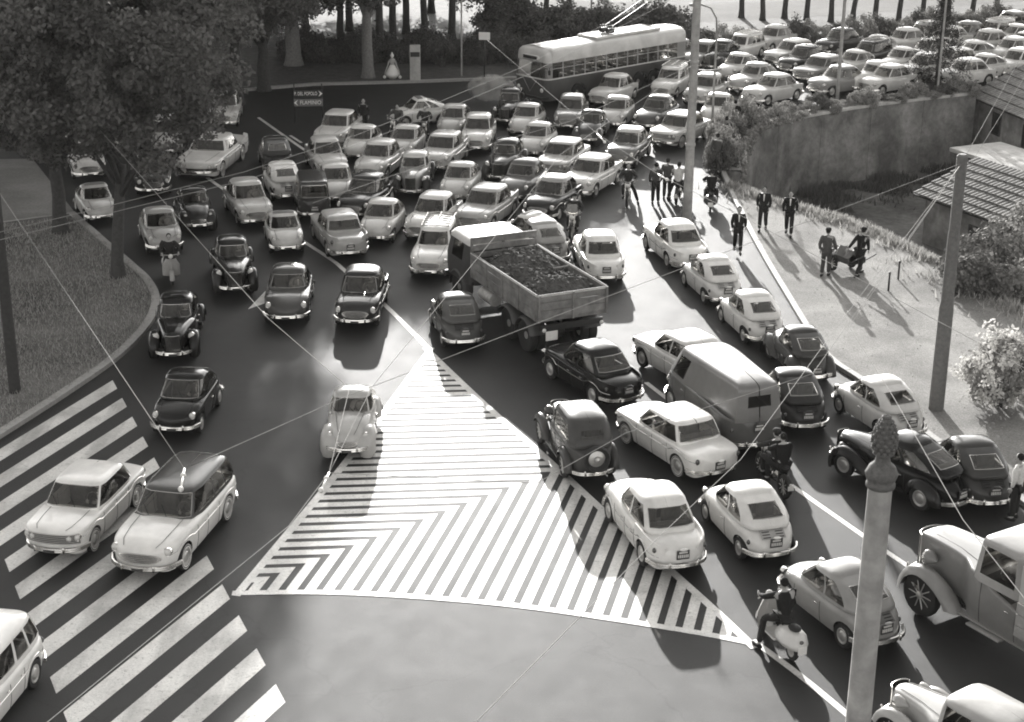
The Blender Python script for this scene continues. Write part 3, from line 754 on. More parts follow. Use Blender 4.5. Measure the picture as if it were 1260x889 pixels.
# left green island
isl = smooth_line([G(*p) for p in [(92, 264), (130, 297), (165, 327), (187, 348), (197, 372), (186, 402), (150, 440), (90, 483), (0, 541), (-110, 610)]], 8)
inn = kerb('island_kerb', isl, -.28)
top_l = densify([G(92, 264), G(0, 276), G(-160, 296)], .8)
inn2 = kerb('path_kerb', top_l[::-1], -.14, .10)
link('lawn', MB().prism([inn2[-1]]+inn[1:]+[G(-160, 610)]+inn2[:-1], .0, .09).mesh('lawn', 'lawn', False), kind='structure')
link('path', MB().prism([G(*p) for p in [(-200, 200), (40, 196), (92, 262), (0, 274), (-200, 300)]], 0, .02).mesh('path', 'path', False), kind='structure')
# far park behind its kerb
far = densify([G(*p) for p in [(-260, 150), (120, 128), (385, 106), (500, 103), (640, 98)]]+[(8, 95.0), (20, 103), (32, 110), (60, 124)], 1.0)
fin_ = kerb('park_kerb', far, .3)
link('park_lawn', MB().prism(fin_+[(120, 150), (300, 700), (-300, 700), (-60, 90)], 0, .10).mesh('park_lawn', 'park_grass', False), kind='structure')
link('park_path', MB().prism([(1, 113), (12, 111.5), (22, 115), (40, 124), (60, 134), (60, 141), (40, 131), (22, 122), (12, 119), (1, 121)], None, .106).mesh('park_path', 'park_gravel', False), kind='structure')
link('park_clearing', MB().prism([(-30, 150), (-4, 128), (10, 124), (16, 130), (10, 150), (-10, 180)], None, .106).mesh('park_clearing', 'park_gravel', False), kind='structure')
# right pavement
ker = smooth_line([G(*p) for p in [(893, 150), (887, 175), (884, 200), (893, 228), (922, 290), (965, 365), (1012, 438), (1060, 474), (1140, 540), (1235, 606), (1330, 680)]], 8)
kin = kerb('pavement_kerb', ker, .2)
vs_ = smooth_line(VERGE, 4)
link('pavement', MB().prism(kin+[G(1400, 690), G(1400, 450)]+vs_[::-1]+[G(900, 226), G(890, 212), G(891, 190), G(896, 160)], 0, .12).mesh('pavement', 'gravel', False), kind='structure')

# --- painted markings
def strip_px(name, pts, wdt, z, parent=None):
    P = smooth_line([G(*p) for p in pts], 6); A = offset(P, wdt/2); B = offset(P, -wdt/2)
    m = MB(); band(m, A, B, z)
    return link(name, m.mesh(name, 'road_paint', False), parent, kind=None if parent else 'structure')
strip_px('lane_line', [(255, 219), (275, 233), (340, 276), (405, 318), (425, 334), (475, 377), (527, 429)], .17, .005)
strip_px('lane_line', [(318, 145), (372, 183), (445, 232)], .16, .005)
strip_px('lane_line', [(357, 167), (371, 176)], .14, .005)
strip_px('lane_line', [(795, 471), (822, 492)], .15, .005)
strip_px('lane_line', [(973, 597), (1060, 658), (1120, 699)], .15, .005)
strip_px('lane_line', [(926, 788), (985, 832), (1050, 886), (1100, 930)], .16, .005)
link('lane_arrow', MB().prism([G(305, 381), G(327, 358), G(325, 367), G(345, 362), G(345, 368), G(325, 374)], None, .005).mesh('lane_arrow', 'road_paint', False), kind='structure')
# zebra crossing
zb_ = link('zebra_crossing', None, kind='structure')
re = [(137, 477), (155, 497), (171, 520), (179, 543), (191, 567), (209, 596), (224, 625), (240, 655), (257, 688), (277, 726), (298, 768), (321, 810), (346, 857), (372, 905), (402, 958)]
le = [(-58, 585), (-28, 610), (-6, 640), (8, 668), (16, 697), (29, 728), (40, 760), (52, 795), (66, 835), (79, 880), (96, 930), (116, 985), (138, 1045), (160, 1110), (190, 1180)]
rw = [Vector(G(*p)) for p in re]; lw = [Vector(G(*p)) for p in le]
def fitl(P):
    n = len(P); a = np.array([[p.x, p.y] for p in P]); t = np.arange(n); cx = np.polyfit(t, a[:, 0], 1); cy = np.polyfit(t, a[:, 1], 1)
    return lambda k: Vector((cx[0]*k+cx[1], cy[0]*k+cy[1]))
fr_, fl_ = fitl(rw), fitl(lw)
for i in range(len(re)):
    q = .24
    P = [fr_(i-q), fr_(i+q), fl_(i+q), fl_(i-q)]
    link('stripe', MB().prism([(p.x, p.y) for p in P], None, .005).mesh('stripe', 'road_paint', False), zb_)
# hatched triangular island: two families of parallel bars that meet on a mitre line
TL, TR, TA = G(285, 733), G(932, 795), G(527, 428)
bot = smooth_line([G(*p) for p in [(285, 733), (400, 732), (520, 738), (640, 749), (760, 766), (870, 784), (934, 797)]], 6)
right = smooth_line([G(*p) for p in [(527, 428), (600, 497), (668, 556), (760, 640), (870, 737), (934, 797)]], 6)
left = smooth_line([G(*p) for p in [(527, 428), (470, 505), (400, 595), (340, 667), (285, 733)]], 6)
hat = link('hatched_island', None, kind='structure')
tri = left[::-1][:-1]+right+bot[::-1][1:-1]      # left bottom -> apex -> right tip -> bottom edge back
def clip_poly(P, n, c, keep):
    out = []
    for i in range(len(P)):
        a, b = P[i], P[(i+1) % len(P)]; da = (a[0]*n[0]+a[1]*n[1]-c)*keep; db = (b[0]*n[0]+b[1]*n[1]-c)*keep
        if da >= 0: out.append(a)
        if da*db < 0: t = da/(da-db); out.append((a[0]+(b[0]-a[0])*t, a[1]+(b[1]-a[1])*t))
    return out
def edge(P, wdt, s, z):
    A = P; B = offset(P, s*wdt); m = MB(); band(m, A, B, z); return m
for P, s, z in ((left, 1, .0066), (right, -1, .0076), (bot, 1, .0086)):
    link('border_line', edge(P, .2, s, z).mesh('border_line', 'road_paint', False), hat)
mA, mB = Vector(G(300, 722)), Vector(G(664, 586)); md = (mB-mA).normalized(); mn = (-md.y, md.x); mc = mA.x*mn[0]+mA.y*mn[1]
up = clip_poly(tri, mn, mc, 1); dn = clip_poly(tri, mn, mc, -1)
h1, h2 = Vector(G(440, 604)), Vector(G(640, 598)); hd_ = (h2-h1).normalized(); hn = (-hd_.y, hd_.x)
d1, d2 = Vector(G(392, 728)), Vector(G(421, 683)); dd = (d2-d1).normalized()
d3, d4 = Vector(G(695, 724)), Vector(G(737, 640)); dd = ((dd+(d4-d3).normalized())/2).normalized(); dn_ = (-dd.y, dd.x)
def pieces(P):
    if len(P) < 3: return
    m = MB().prism(P, None, .005); link('stripe', m.mesh('stripe', 'road_paint', False), hat)
yA = G(527, 433)[1]; NUM = 36; c0 = TA[0]*hn[0]+TA[1]*hn[1]; cL = mA.x*hn[0]+mA.y*hn[1]; per = (cL-c0)/NUM
for k in range(NUM+1):
    a = c0+per*(k+.0); b = c0+per*(k+.60); lo_, hi_ = min(a, b), max(a, b)
    pieces(clip_poly(clip_poly(up, hn, lo_, 1), hn, hi_, -1))
# the diagonal family keeps step with the bars along the mitre
stepv = abs(per/(md.x*hn[0]+md.y*hn[1])); perd = stepv*abs(md.x*dn_[0]+md.y*dn_[1]); s0 = mA.x*dn_[0]+mA.y*dn_[1]; sg = 1 if (mB.x*dn_[0]+mB.y*dn_[1]) > s0 else -1
for k in range(-1, 70):
    a = s0+sg*perd*(k+.40); b = s0+sg*perd*(k+1.0); lo_, hi_ = min(a, b), max(a, b)
    pieces(clip_poly(clip_poly(dn, dn_, lo_, 1), dn_, hi_, -1))
# ------------------------------------------------------------------ people
def skin_mesh(nodes, edges, root, name, m, sub=1):
    me = bpy.data.meshes.new(name); ks = list(nodes); ix = {k: i for i, k in enumerate(ks)}
    me.from_pydata([nodes[k][0] for k in ks], [(ix[a], ix[b]) for a, b in edges], [])
    o = bpy.data.objects.new(name, me); COL.objects.link(o)
    sm = o.modifiers.new('s', 'SKIN'); sm.use_smooth_shade = True
    sv = me.skin_vertices[0].data if me.skin_vertices else None
    if sv is None:
        bm = bmesh.new(); bm.from_mesh(me); bm.verts.layers.skin.verify(); bm.to_mesh(me); bm.free(); sv = me.skin_vertices[0].data
    for k in ks:
        sv[ix[k]].radius = nodes[k][1]; sv[ix[k]].use_root = (k == root)
    o.modifiers.new('u', 'SUBSURF').levels = sub
    o.modifiers['u'].render_levels = sub
    dg = bpy.context.evaluated_depsgraph_get(); dg.update()
    out = bpy.data.meshes.new_from_object(o.evaluated_get(dg)); out.name = name
    bpy.data.objects.remove(o); bpy.data.meshes.remove(me)
    out.materials.clear(); out.materials.append(MATS[m]); return out
POSES = {
 'walk': dict(kneeL=(.16, .1, .50), ankL=(.26, .1, .09), kneeR=(-.02, -.1, .50), ankR=(-.30, -.1, .12), elL=(-.12, .25, 1.16), wrL=(-.10, .25, .93), elR=(.07, -.25, 1.16), wrR=(.20, -.22, .95)),
 'walk2': dict(kneeL=(.02, .1, .50), ankL=(-.24, .1, .11), kneeR=(.15, -.1, .50), ankR=(.20, -.1, .09), elL=(.05, .25, 1.16), wrL=(.17, .22, .94), elR=(-.1, -.25, 1.16), wrR=(-.08, -.25, .92)),
 'stand': dict(kneeL=(.02, .1, .49), ankL=(-.01, .11, .09), kneeR=(.02, -.1, .49), ankR=(.03, -.12, .09), elL=(-.03, .25, 1.15), wrL=(.04, .24, .91), elR=(-.03, -.25, 1.15), wrR=(.12, -.2, 1.0)),
 'pull': dict(kneeL=(.2, .1, .5), ankL=(.34, .1, .09), kneeR=(-.06, -.1, .50), ankR=(-.36, -.1, .13), elL=(-.12, .28, 1.18), wrL=(-.3, .34, 1.0), elR=(.05, -.24, 1.16), wrR=(.14, -.22, .94), lean=.09),
 'push': dict(kneeL=(.03, .1, .5), ankL=(-.12, .1, .09), kneeR=(.08, -.1, .50), ankR=(.06, -.1, .09), elL=(-.05, .25, 1.16), wrL=(.02, .24, .93), elR=(.02, -.27, 1.16), wrR=(.2, -.3, .95)),
 'ride': dict(seat=(-.16, .82), kneeL=(.30, .18, .80), ankL=(.22, .17, .36), kneeR=(.30, -.18, .80), ankR=(.22, -.17, .36), elL=(.12, .33, 1.16), wrL=(.40, .28, 1.06), elR=(.12, -.33, 1.16), wrR=(.40, -.28, 1.06), lean=.06),
 'foot': dict(seat=(-.16, .82), kneeL=(.20, .26, .62), ankL=(.05, .42, .09), kneeR=(.30, -.18, .78), ankR=(.22, -.17, .36), elL=(.12, .33, 1.16), wrL=(.40, .28, 1.06), elR=(.12, -.33, 1.16), wrR=(.40, -.28, 1.06), lean=.05),
 'drive': dict(seat=(0, .42), kneeL=(.44, .15, .52), ankL=(.74, .12, .3), kneeR=(.44, -.15, .52), ankR=(.74, -.12, .3), elL=(.14, .27, .74), wrL=(.36, .15, .80), elR=(.14, -.27, .74), wrR=(.36, -.15, .80), lean=-.08),
 'pillion': dict(seat=(-.50, .86), kneeL=(-.08, .22, .78), ankL=(-.16, .22, .36), kneeR=(-.08, -.22, .78), ankR=(-.16, -.22, .36), elL=(-.30, .30, 1.22), wrL=(-.10, .2, 1.18), elR=(-.30, -.30, 1.22), wrR=(-.10, -.2, 1.18), lean=.05),
}
HUM = {}
def human(pose):
    if pose in HUM: return HUM[pose]
    p = POSES[pose]; sx, sz = p.get('seat', (0, .93)); ln = p.get('lean', 0.0); dz = sz-.93
    U = lambda z, y=0.0, dx=0.0: (sx+ln*(z-.93)/.5+dx, y, z+dz)
    J = dict(pel=(sx, 0, sz), sp=U(1.12), ch=U(1.34), nk=U(1.47), hd=U(1.54, 0, .015),
             shL=U(1.41, .185), shR=U(1.41, -.185), hipL=(sx, .095, sz-.04), hipR=(sx, -.095, sz-.04))
    for k in ('kneeL', 'kneeR', 'ankL', 'ankR'): J[k] = p[k]
    for k in ('elL', 'elR', 'wrL', 'wrR'): J[k] = p[k] if 'seat' in p else (p[k][0]+ln*.5, p[k][1], p[k][2])
    for s in 'LR': a = J['ank'+s]; J['toe'+s] = (a[0]+.17, a[1]*1.08, max(.045, a[2]-.05))
    rad = dict(pel=(.12, .15), sp=(.11, .14), ch=(.125, .165), nk=(.055, .055), hd=(.06, .06), shL=(.075, .07), shR=(.075, .07), hipL=(.085, .085), hipR=(.085, .085),
               kneeL=(.058, .058), kneeR=(.058, .058), ankL=(.042, .042), ankR=(.042, .042), toeL=(.035, .045), toeR=(.035, .045), elL=(.045, .045), elR=(.045, .045), wrL=(.03, .03), wrR=(.03, .03))
    E_ = [('pel', 'sp'), ('sp', 'ch'), ('ch', 'nk'), ('nk', 'hd'), ('ch', 'shL'), ('ch', 'shR'), ('shL', 'elL'), ('elL', 'wrL'), ('shR', 'elR'), ('elR', 'wrR'),
          ('pel', 'hipL'), ('pel', 'hipR'), ('hipL', 'kneeL'), ('kneeL', 'ankL'), ('hipR', 'kneeR'), ('kneeR', 'ankR'), ('ankL', 'toeL'), ('ankR', 'toeR')]
    body = skin_mesh({k: (J[k], rad[k]) for k in J}, E_, 'pel', 'body', 'skin')
    h = Vector(J['hd'])+Vector((.02, 0, .085)); b = MB()
    b.ell(h, (.096, .077, .118), 9, 12).ell(h+Vector((.098, 0, -.015)), (.022, .014, .026), 4, 6).ell(h+Vector((.05, 0, -.085)), (.045, .045, .04), 5, 8)
    for s in (1, -1): b.ell(h+Vector((0, s*.078, -.01)), (.02, .012, .033), 4, 6)
    for s in 'LR':
        wv_ = Vector(J['wr'+s]); d = (wv_-Vector(J['el'+s])).normalized(); sd_ = Vector((0, 1, 0)); up_ = d.cross(sd_).normalized(); sd_ = up_.cross(d).normalized()
        b.ell(wv_+d*.055, (.045, .03, .05), 5, 8)
        for k, ln_ in enumerate((.075, .088, .082, .062)):
            o_ = wv_+d*.09+up_*(.030-.02*k); b.tube([o_, o_+d*ln_*.55, o_+d*ln_*.9+sd_*(-.03 if s == 'L' else .03)], [.009, .009, .006], 5)
        o_ = wv_+d*.04+up_*.035; b.tube([o_, o_+d*.03+up_*.03, o_+d*.065+up_*.035], [.011, .010, .007], 5)
    bm = bmesh.new(); bm.from_mesh(body); o = bpy.data.meshes.new('x'); o.from_pydata(b.v, [], b.f); o.polygons.foreach_set('use_smooth', [True]*len(o.polygons)); bm.from_mesh(o); bm.to_mesh(body); bm.free()
    g = lambda k, e: (J[k], (rad[k][0]+e, rad[k][1]+e))
    jk = {k: g(k, .022) for k in ('sp', 'ch', 'shL', 'shR', 'elL', 'elR')}
    jk['nk'] = (tuple(Vector(J['nk'])-Vector((0, 0, .03))), (.075, .08))
    seated = 'seat' in p
    jk['pel'] = (tuple(Vector(J['pel'])+Vector((0, 0, -.06 if not seated else .02))), (.15, .178)); 
    for s in 'LR': jk['wr'+s] = (tuple(Vector(J['wr'+s]).lerp(Vector(J['el'+s]), .06)), (.045, .045))
    jacket = skin_mesh(jk, [('pel', 'sp'), ('sp', 'ch'), ('ch', 'nk'), ('ch', 'shL'), ('ch', 'shR'), ('shL', 'elL'), ('elL', 'wrL'), ('shR', 'elR'), ('elR', 'wrR')], 'sp', 'jacket', 'dark')
    tk = {k: g(k, .02) for k in ('pel', 'hipL', 'hipR')}
    for s in 'LR': tk['knee'+s] = (J['knee'+s], (.085, .085)); tk['ank'+s] = (tuple(Vector(J['ank'+s])+Vector((0, 0, .03))), (.07, .07))
    trousers = skin_mesh(tk, [('pel', 'hipL'), ('pel', 'hipR'), ('hipL', 'kneeL'), ('kneeL', 'ankL'), ('hipR', 'kneeR'), ('kneeR', 'ankR')], 'pel', 'trousers', 'dark')
    hr = MB().ell(h+Vector((-.022, 0, .03)), (.092, .086, .105), 8, 12)
    ft = MB()
    for s in (1, -1): ft.ell(h+Vector((.09, s*.032, .012)), (.008, .014, .007), 4, 6)
    ft.box(h+Vector((.088, 0, -.058)), (.012, .045, .008))
    sh = []
    for s in 'LR':
        a, t = Vector(J['ank'+s]), Vector(J['toe'+s]); z = a.z
        sh.append(MB().tube([a+Vector((-.07, 0, -.035)), a+Vector((.02, 0, -.03)), t+Vector((-.03, 0, .0)), t+Vector((.06, 0, -.005))], [.045, .055, .05, .025], 7))
    cap = MB().lathe([(.098, -.01), (.104, .03), (.09, .075), (.04, .095), (.001, .098)], 14, Matrix.Translation(h+Vector((-.005, 0, .045)))).box(h+Vector((.1, 0, .045)), (.09, .12, .012), ch=.005)
    shirt = MB().add([tuple(Vector(U(1.46, .028, .088))), tuple(Vector(U(1.46, -.028, .088))), tuple(Vector(U(1.2, -.012, .142))), tuple(Vector(U(1.2, .012, .142)))], [(0, 1, 2, 3)])
    shirt.box(U(1.34, 0, .155), (.01, .03, .16))
    HUM[pose] = dict(body=body, jacket=jacket, trousers=trousers, hair=hr.mesh('hair', 'hair'), face=ft.mesh('facial_features', 'hair'), shoe=[x.mesh('shoe', 'shoe') for x in sh], cap=cap.mesh('cap', 'dark'), shirt=shirt.mesh('shirt_front', 'white_paint'))
    return HUM[pose]
def cloth(v): return mat('cloth_%03d' % int(v*1000), v, rough=.9, spec=.2, var=.2, scale=14)
def person(pose, loc, rz, label, jk=.02, tr=.02, cap=None, shirt=False, group=None, z=0.0, s=1.0):
    h = human(pose); o = link('person', h['body'], None, (loc[0], loc[1], z), rz, label, 'person', group); o.scale = (s, s, s)
    def ch(n, me, v=None):
        c = link(n, me, o)
        if v is not None: c.material_slots[0].link = 'OBJECT'; c.material_slots[0].material = cloth(v)
    ch('jacket', h['jacket'], jk); ch('trousers', h['trousers'], tr); ch('hair', h['hair']); ch('facial_features', h['face'])
    for m in h['shoe']: ch('shoe', m)
    if cap is not None: ch('cap', h['cap'], cap)
    if shirt: ch('shirt_front', h['shirt'])
    return o
# ------------------------------------------------------------------ two-wheelers
def make_scooter():
    P = []
    M = lambda x: Matrix.Translation((x, 0, .22))
    for x in (.62, -.58):
        me, kids = wheel_part(.22, .09); P.append(('wheel', me, None, M(x), kids, 1))
    pod = MB(); rings = [(-.98, .02, .42, .03), (-.94, .12, .44, .10), (-.85, .21, .47, .18), (-.65, .29, .48, .24), (-.4, .29, .48, .24), (-.2, .22, .46, .2), (-.08, .12, .42, .14), (-.05, .06, .40, .08)]
    pod.quads([[(x, w_*math.cos(2*math.pi*j/16), z+h_*math.sin(2*math.pi*j/16)*(1 if math.sin(2*math.pi*j/16) > 0 else .75)) for j in range(17)] for x, w_, z, h_ in rings])
    P.append(part('rear_body', pod, 'dark', 'paint'))
    P.append(part('number_plate', MB().box((-.985, 0, .42), (.02, .2, .18), ch=.005), 'white_paint'))
    P.append(part('tail_light', MB().ell((-.93, 0, .58), (.04, .05, .04), 5, 8), 'tail'))
    P.append(part('floorboard', MB().box((.1, 0, .27), (.55, .42, .05), ch=.02), 'dark', 'paint'))
    sh = MB(); sh.quads([[(.36+.12*math.cos(j/8*math.pi-math.pi/2)+.07*t, .30*math.sin((j/8-.5)*math.pi)*(1-.45*max(0, t-.6)/.4), .28+.62*t) for j in range(9)] for t in (0, .2, .4, .6, .8, 1)])
    P.append(part('leg_shield', sh, 'white_paint', 'paint'))
    P.append(part('front_fender', fender(MB(), .62, 0, .22, .24, .09, 0, 165, .07), 'dark', 'paint'))
    P.append(part('handlebar', MB().tube([(.36, .33, 1.0), (.44, .16, 1.02), (.46, 0, 1.0), (.44, -.16, 1.02), (.36, -.33, 1.0)], .02, 6).tube([(.46, 0, 1.02), (.55, 0, .6), (.62, 0, .22)], .035, 8), 'dark', 'paint'))
    P.append(part('headlight', MB().ell((.5, 0, .98), (.08, .085, .085), 6, 10), 'lens'))
    P.append(part('seat', MB().ell((-.2, 0, .745), (.2, .15, .07), 6, 12).ell((-.62, 0, .765), (.17, .13, .06), 6, 12), 'dark'))
    return P
def make_moto(scr=False):
    P = []
    for x in (.68, -.66):
        me, kids = wheel_part(.32, .10, 'spoke'); P.append(('wheel', me, None, Matrix.Translation((x, 0, .32)), kids, 1))
    fr = MB().tube([(.5, 0, .85), (.1, 0, .8), (-.4, 0, .7), (-.66, .07, .34)], .022, 6).tube([(.5, 0, .8), (.38, 0, .4), (.0, 0, .25), (-.3, 0, .3), (-.4, 0, .68)], .022, 6).tube([(-.3, 0, .3), (-.66, -.07, .34)], .02, 6)
    P.append(part('frame', fr, 'black_paint'))
    P.append(part('engine', MB().box((.05, 0, .42), (.34, .26, .26), ch=.05).lathe([(.09, 0), (.11, .02), (.09, .04), (.11, .06), (.09, .08), (.11, .10), (.09, .12), (.11, .14), (.06, .2)], 12, Matrix.Translation((.12, 0, .52))), 'chrome'))
    P.append(part('tank', MB().ell((.16, 0, .82), (.30, .15, .13), 8, 12), 'dark', 'paint'))
    P.append(part('seat', MB().ell((-.18, 0, .80), (.2, .14, .06), 6, 10).ell((-.55, 0, .83), (.2, .13, .06), 6, 10), 'dark'))
    for s in (1, -1): P.append(part('fork', MB().tube([(.46, s*.09, .95), (.68, s*.08, .32)], .022, 6), 'chrome'))
    P.append(part('handlebar', MB().tube([(.34, .36, 1.0), (.46, .2, 1.03), (.47, 0, .98), (.46, -.2, 1.03), (.34, -.36, 1.0)], .016, 6), 'chrome'))
    P.append(part('headlight', MB().ell((.56, 0, .86), (.1, .09, .09), 6, 10), 'lens'))
    P.append(part('front_fender', fender(MB(), .68, 0, .32, .33, .06, 30, 150, .03), 'dark', 'paint'))
    P.append(part('rear_fender', fender(MB(), -.66, 0, .32, .33, .07, 60, 190, .03), 'dark', 'paint'))
    P.append(part('exhaust', MB().tube([(.15, -.14, .4), (-.1, -.17, .28), (-.85, -.17, .3)], [.022, .03, .04], 7), 'chrome'))
    P.append(part('tail_light', MB().ell((-1.0, 0, .5), (.03, .04, .04), 5, 8).box((-1.02, 0, .42), (.012, .16, .12)), 'lens'))
    if scr: P.append(part('fly_screen', MB().quads([[(.56-.1*t, .24*q*(1-.2*t), .95+.4*t) for q in (-1, -.5, 0, .5, 1)] for t in (0, .5, 1)]), 'glass'))
    return P
SCOOT, MOTO, MOTO_S = make_scooter(), make_moto(), make_moto(True)
def make_cart():
    P = []
    for s in (1, -1):
        me, kids = wheel_part(.3, .06, 'spoke'); P.append(('wheel', me, None, Matrix.Translation((.1, s*.42, .3)) @ Matrix.Rotation(0 if s > 0 else math.pi, 4, 'Z'), kids, 1))
    P.append(part('axle', MB().tube([(.1, -.42, .3), (.1, .42, .3)], .025, 6), 'black_paint'))
    tray = MB()
    for i in range(5): tray.box((-.1, -.28+.14*i, .42), (1.3, .125, .04), ch=.008)
    P.append(part('tray', tray, 'wood_dark'))
    for s in (1, -1):
        P.append(part('handle', MB().tube([(-.7, s*.3, .46), (-1.15, s*.28, .75), (-1.4, s*.26, .92)], .022, 6), 'wood_dark'))
        P.append(part('side_board', MB().box((-.1, s*.36, .52), (1.3, .03, .2), ch=.008), 'wood_dark'))
    ld = MB(); ld.quads([[(-.62+1.2*i/10, .34*math.cos(math.pi*j/10), .5+(.22+.16*math.sin(i*1.3)+.05*math.sin(j*2+i))*math.sin(math.pi*j/10)) for j in range(11)] for i in range(11)])
    P.append(part('covered_load', ld, 'canvas'))
    return P
CART = make_cart()
# ------------------------------------------------------------------ trolleybus, dump lorry, old lorry
def rrect(x0, x1, hw_, rc, xs):
    """half outline from the front centre round to the rear centre, with given side stations"""
    pts = [(x1, 0), (x1, (hw_-rc)*.33), (x1, (hw_-rc)*.66), (x1, hw_-rc)]
    pts += [(x1-rc+rc*math.cos(a), hw_-rc+rc*math.sin(a)) for a in (R(22), R(45), R(68), R(90))]
    pts += [(x, hw_) for x in xs if x0+rc+.02 < x < x1-rc-.02]
    pts += [(x0+rc-rc*math.sin(a), hw_-rc+rc*math.cos(a)) for a in (0, R(22), R(45), R(68), R(90))]
    pts += [(x0, (hw_-rc)*.66), (x0, (hw_-rc)*.33), (x0, 0)]
    return pts
def make_bus():
    L, Wd = 10.8, 1.24; P = []; x0, x1 = -L/2, L/2; rc = .34
    xs = [];  wn = []
    x = x1-rc-.06
    while x-.78 > x0+rc: wn.append((x-.70, x)); xs += [x, x-.70]; x -= .80
    out = rrect(x0, x1, Wd, rc, sorted(set(xs), reverse=True))
    def shell(levels, skip=None):
        mb = MB()
        for s in (1, -1):
            rows = []
            for z, k, fx in levels: rows.append([((p[0]-(fx if p[0] > x1-rc-.01 else 0))*1.0, s*p[1]*k, z) for p in out])
            mb.quads(rows, skip)
        return mb
    axl = (3.1, -1.55, -2.75)
    low = MB()
    for s in (1, -1):
        xx = sorted(set([p[0] for p in out]+[a+.58*math.cos(q*math.pi/10) for a in axl for q in range(11)]), reverse=True)
        rows = []
        for p in out:
            pass
        pts = []
        for i in range(len(out)-1):
            a, b = out[i], out[i+1]; k = max(1, int(math.hypot(b[0]-a[0], b[1]-a[1])/.09)); pts += [(a[0]+(b[0]-a[0])*q/k, a[1]+(b[1]-a[1])*q/k) for q in range(k)]
        pts.append(out[-1])
        def zl(p):
            z = .32
            if p[1] > Wd*.9:
                for a in axl:
                    d = abs(p[0]-a)
                    if d < .58: z = max(z, .5+math.sqrt(.58**2-d*d)*.95)
            return z
        low.quads([[(p[0], s*p[1]*k, zl(p)+(z_-zl(p))*t) for p in pts] for t, z_, k in ((0, 1.42, .98), (.35, 1.42, 1.0), (.7, 1.42, 1.0), (1, 1.42, 1.0))])
    P.append(part('lower_body', low, 'bus_dark'))
    P.append(part('waist_rail', shell([(1.40, 1.006, -.01), (1.47, 1.006, -.01)]), 'bus_pale'))
    isw = lambda j: out[j][1] > Wd-.001 and out[j+1][1] > Wd-.001 and any(abs(out[j][0]-b) < 1e-4 and abs(out[j+1][0]-a) < 1e-4 for a, b in wn)
    isf = lambda j: out[j][0] > x1-.16 and out[j+1][0] > x1-.30 and out[j][1] < Wd-.12
    isr = lambda j: out[j+1][0] < x0+.01 and out[j][0] < x0+.01
    P.append(part('window_frame', weld(shell([(1.43, 1.002, 0), (1.47, 1, 0), (2.25, .975, .08), (2.27, .9745, .08)], lambda i, j: i == 1 and (isw(j) or isf(j) or isr(j)))), 'bus_mid'))
    for s in (1, -1):
        for j in range(len(out)-1):
            if isw(j):
                a, b = out[j], out[j+1]; m = MB().add([(a[0], s*a[1]*.992, 1.49), (b[0], s*b[1]*.992, 1.49), (b[0], s*b[1]*.970, 2.24), (a[0], s*a[1]*.970, 2.24)], [(0, 1, 2, 3)])
                br = MB().tube([(a[0], s*a[1]*.985, 1.95), (b[0], s*b[1]*.985, 1.95)], .014, 4)
                P.append(part('window', m, 'glass', kids=[part('window_bar', br, 'bus_pale')]))
    for nm, f in (('windshield', isf), ('rear_window', isr)):
        m = MB()
        for s in (1, -1):
            for j in range(len(out)-1):
                if f(j):
                    a, b = out[j], out[j+1]; d = .08 if nm == 'windshield' else 0
                    m.add([(a[0]-.01, s*a[1], 1.47), (b[0]-.01, s*b[1], 1.47), (b[0]-d-.01, s*b[1]*.975, 2.25), (a[0]-d-.01, s*a[1]*.975, 2.25)], [(0, 1, 2, 3)])
        P.append(part(nm, m, 'glass', kids=[part('centre_bar', MB().tube([(x1 if d else x0, 0, 1.47), ((x1-.08) if d else x0, 0, 2.25)], .025, 5), 'bus_mid')]))
    rf = shell([(2.25, .975, .08), (2.40, .972, .08), (2.62, .96, .1), (2.76, .92, .14), (2.86, .82, .22), (2.93, .62, .4), (2.97, .32, .6), (2.985, 0, .8)])
    P.append(part('roof', rf, 'bus_pale'))
    P.append(part('destination_box', MB().box((x1-.02, 0, 2.46), (.1, 1.2, .24), ch=.04), 'bus_pale', kids=[part('destination_blind', MB().box((x1+.03, 0, 2.46), (.02, 1.0, .16)), 'black_paint')]))
    deck = MB().tube([(1.3, -.65, 3.02), (1.3, .65, 3.02), (-3.6, .65, 3.02), (-3.6, -.65, 3.02), (1.3, -.65, 3.02)], .09, 6)
    P.append(part('roof_deck', MB().box((-1.2, 0, 3.01), (4.9, 1.25, .10), ch=.03), 'bus_pale', kids=[part('deck_rail', deck, 'bus_pale')]))
    for s in (1, -1):
        b = MB().box((-.2, s*.25, 3.22), (.5, .28, .26), ch=.05)
        for q in range(4): b.tube([(-.45+.16*q, s*.25, 3.3), (-.45+.16*q, s*.25, 3.5)], .03, 6)
        P.append(part('trolley_base', b, 'black_paint'))
        P.append(part('trolley_pole', MB().tube([(-.3, s*.25, 3.4), (-3.2, s*.28, 4.5), (-6.0, s*.3, 5.75)], .035, 6), 'black_paint'))
    for s in (1, -1):
        for a in axl:
            me, kids = wheel_part(.5, .28, 'truck'); P.append(('wheel', me, None, Matrix.Translation((a, s*(Wd-.2), .5)) @ Matrix.Rotation(0 if s > 0 else math.pi, 4, 'Z'), kids, 1))
        P.append(part('headlight', MB().ell((x1+.0, s*.85, .85), (.07, .12, .12), 6, 10), 'lens'))
        P.append(part('mirror', MB().tube([(x1-.3, s*1.25, 2.1), (x1+.05, s*1.45, 2.1), (x1+.05, s*1.45, 1.9)], .02, 5).box((x1+.05, s*1.45, 1.85), (.04, .16, .24), ch=.01), 'black_paint'))
    P.append(part('front_panel_trim', MB().tube([(x1+.02, -.5, 1.35), (x1+.02, 0, .72), (x1+.02, .5, 1.35)], .02, 5), 'bus_mid'))
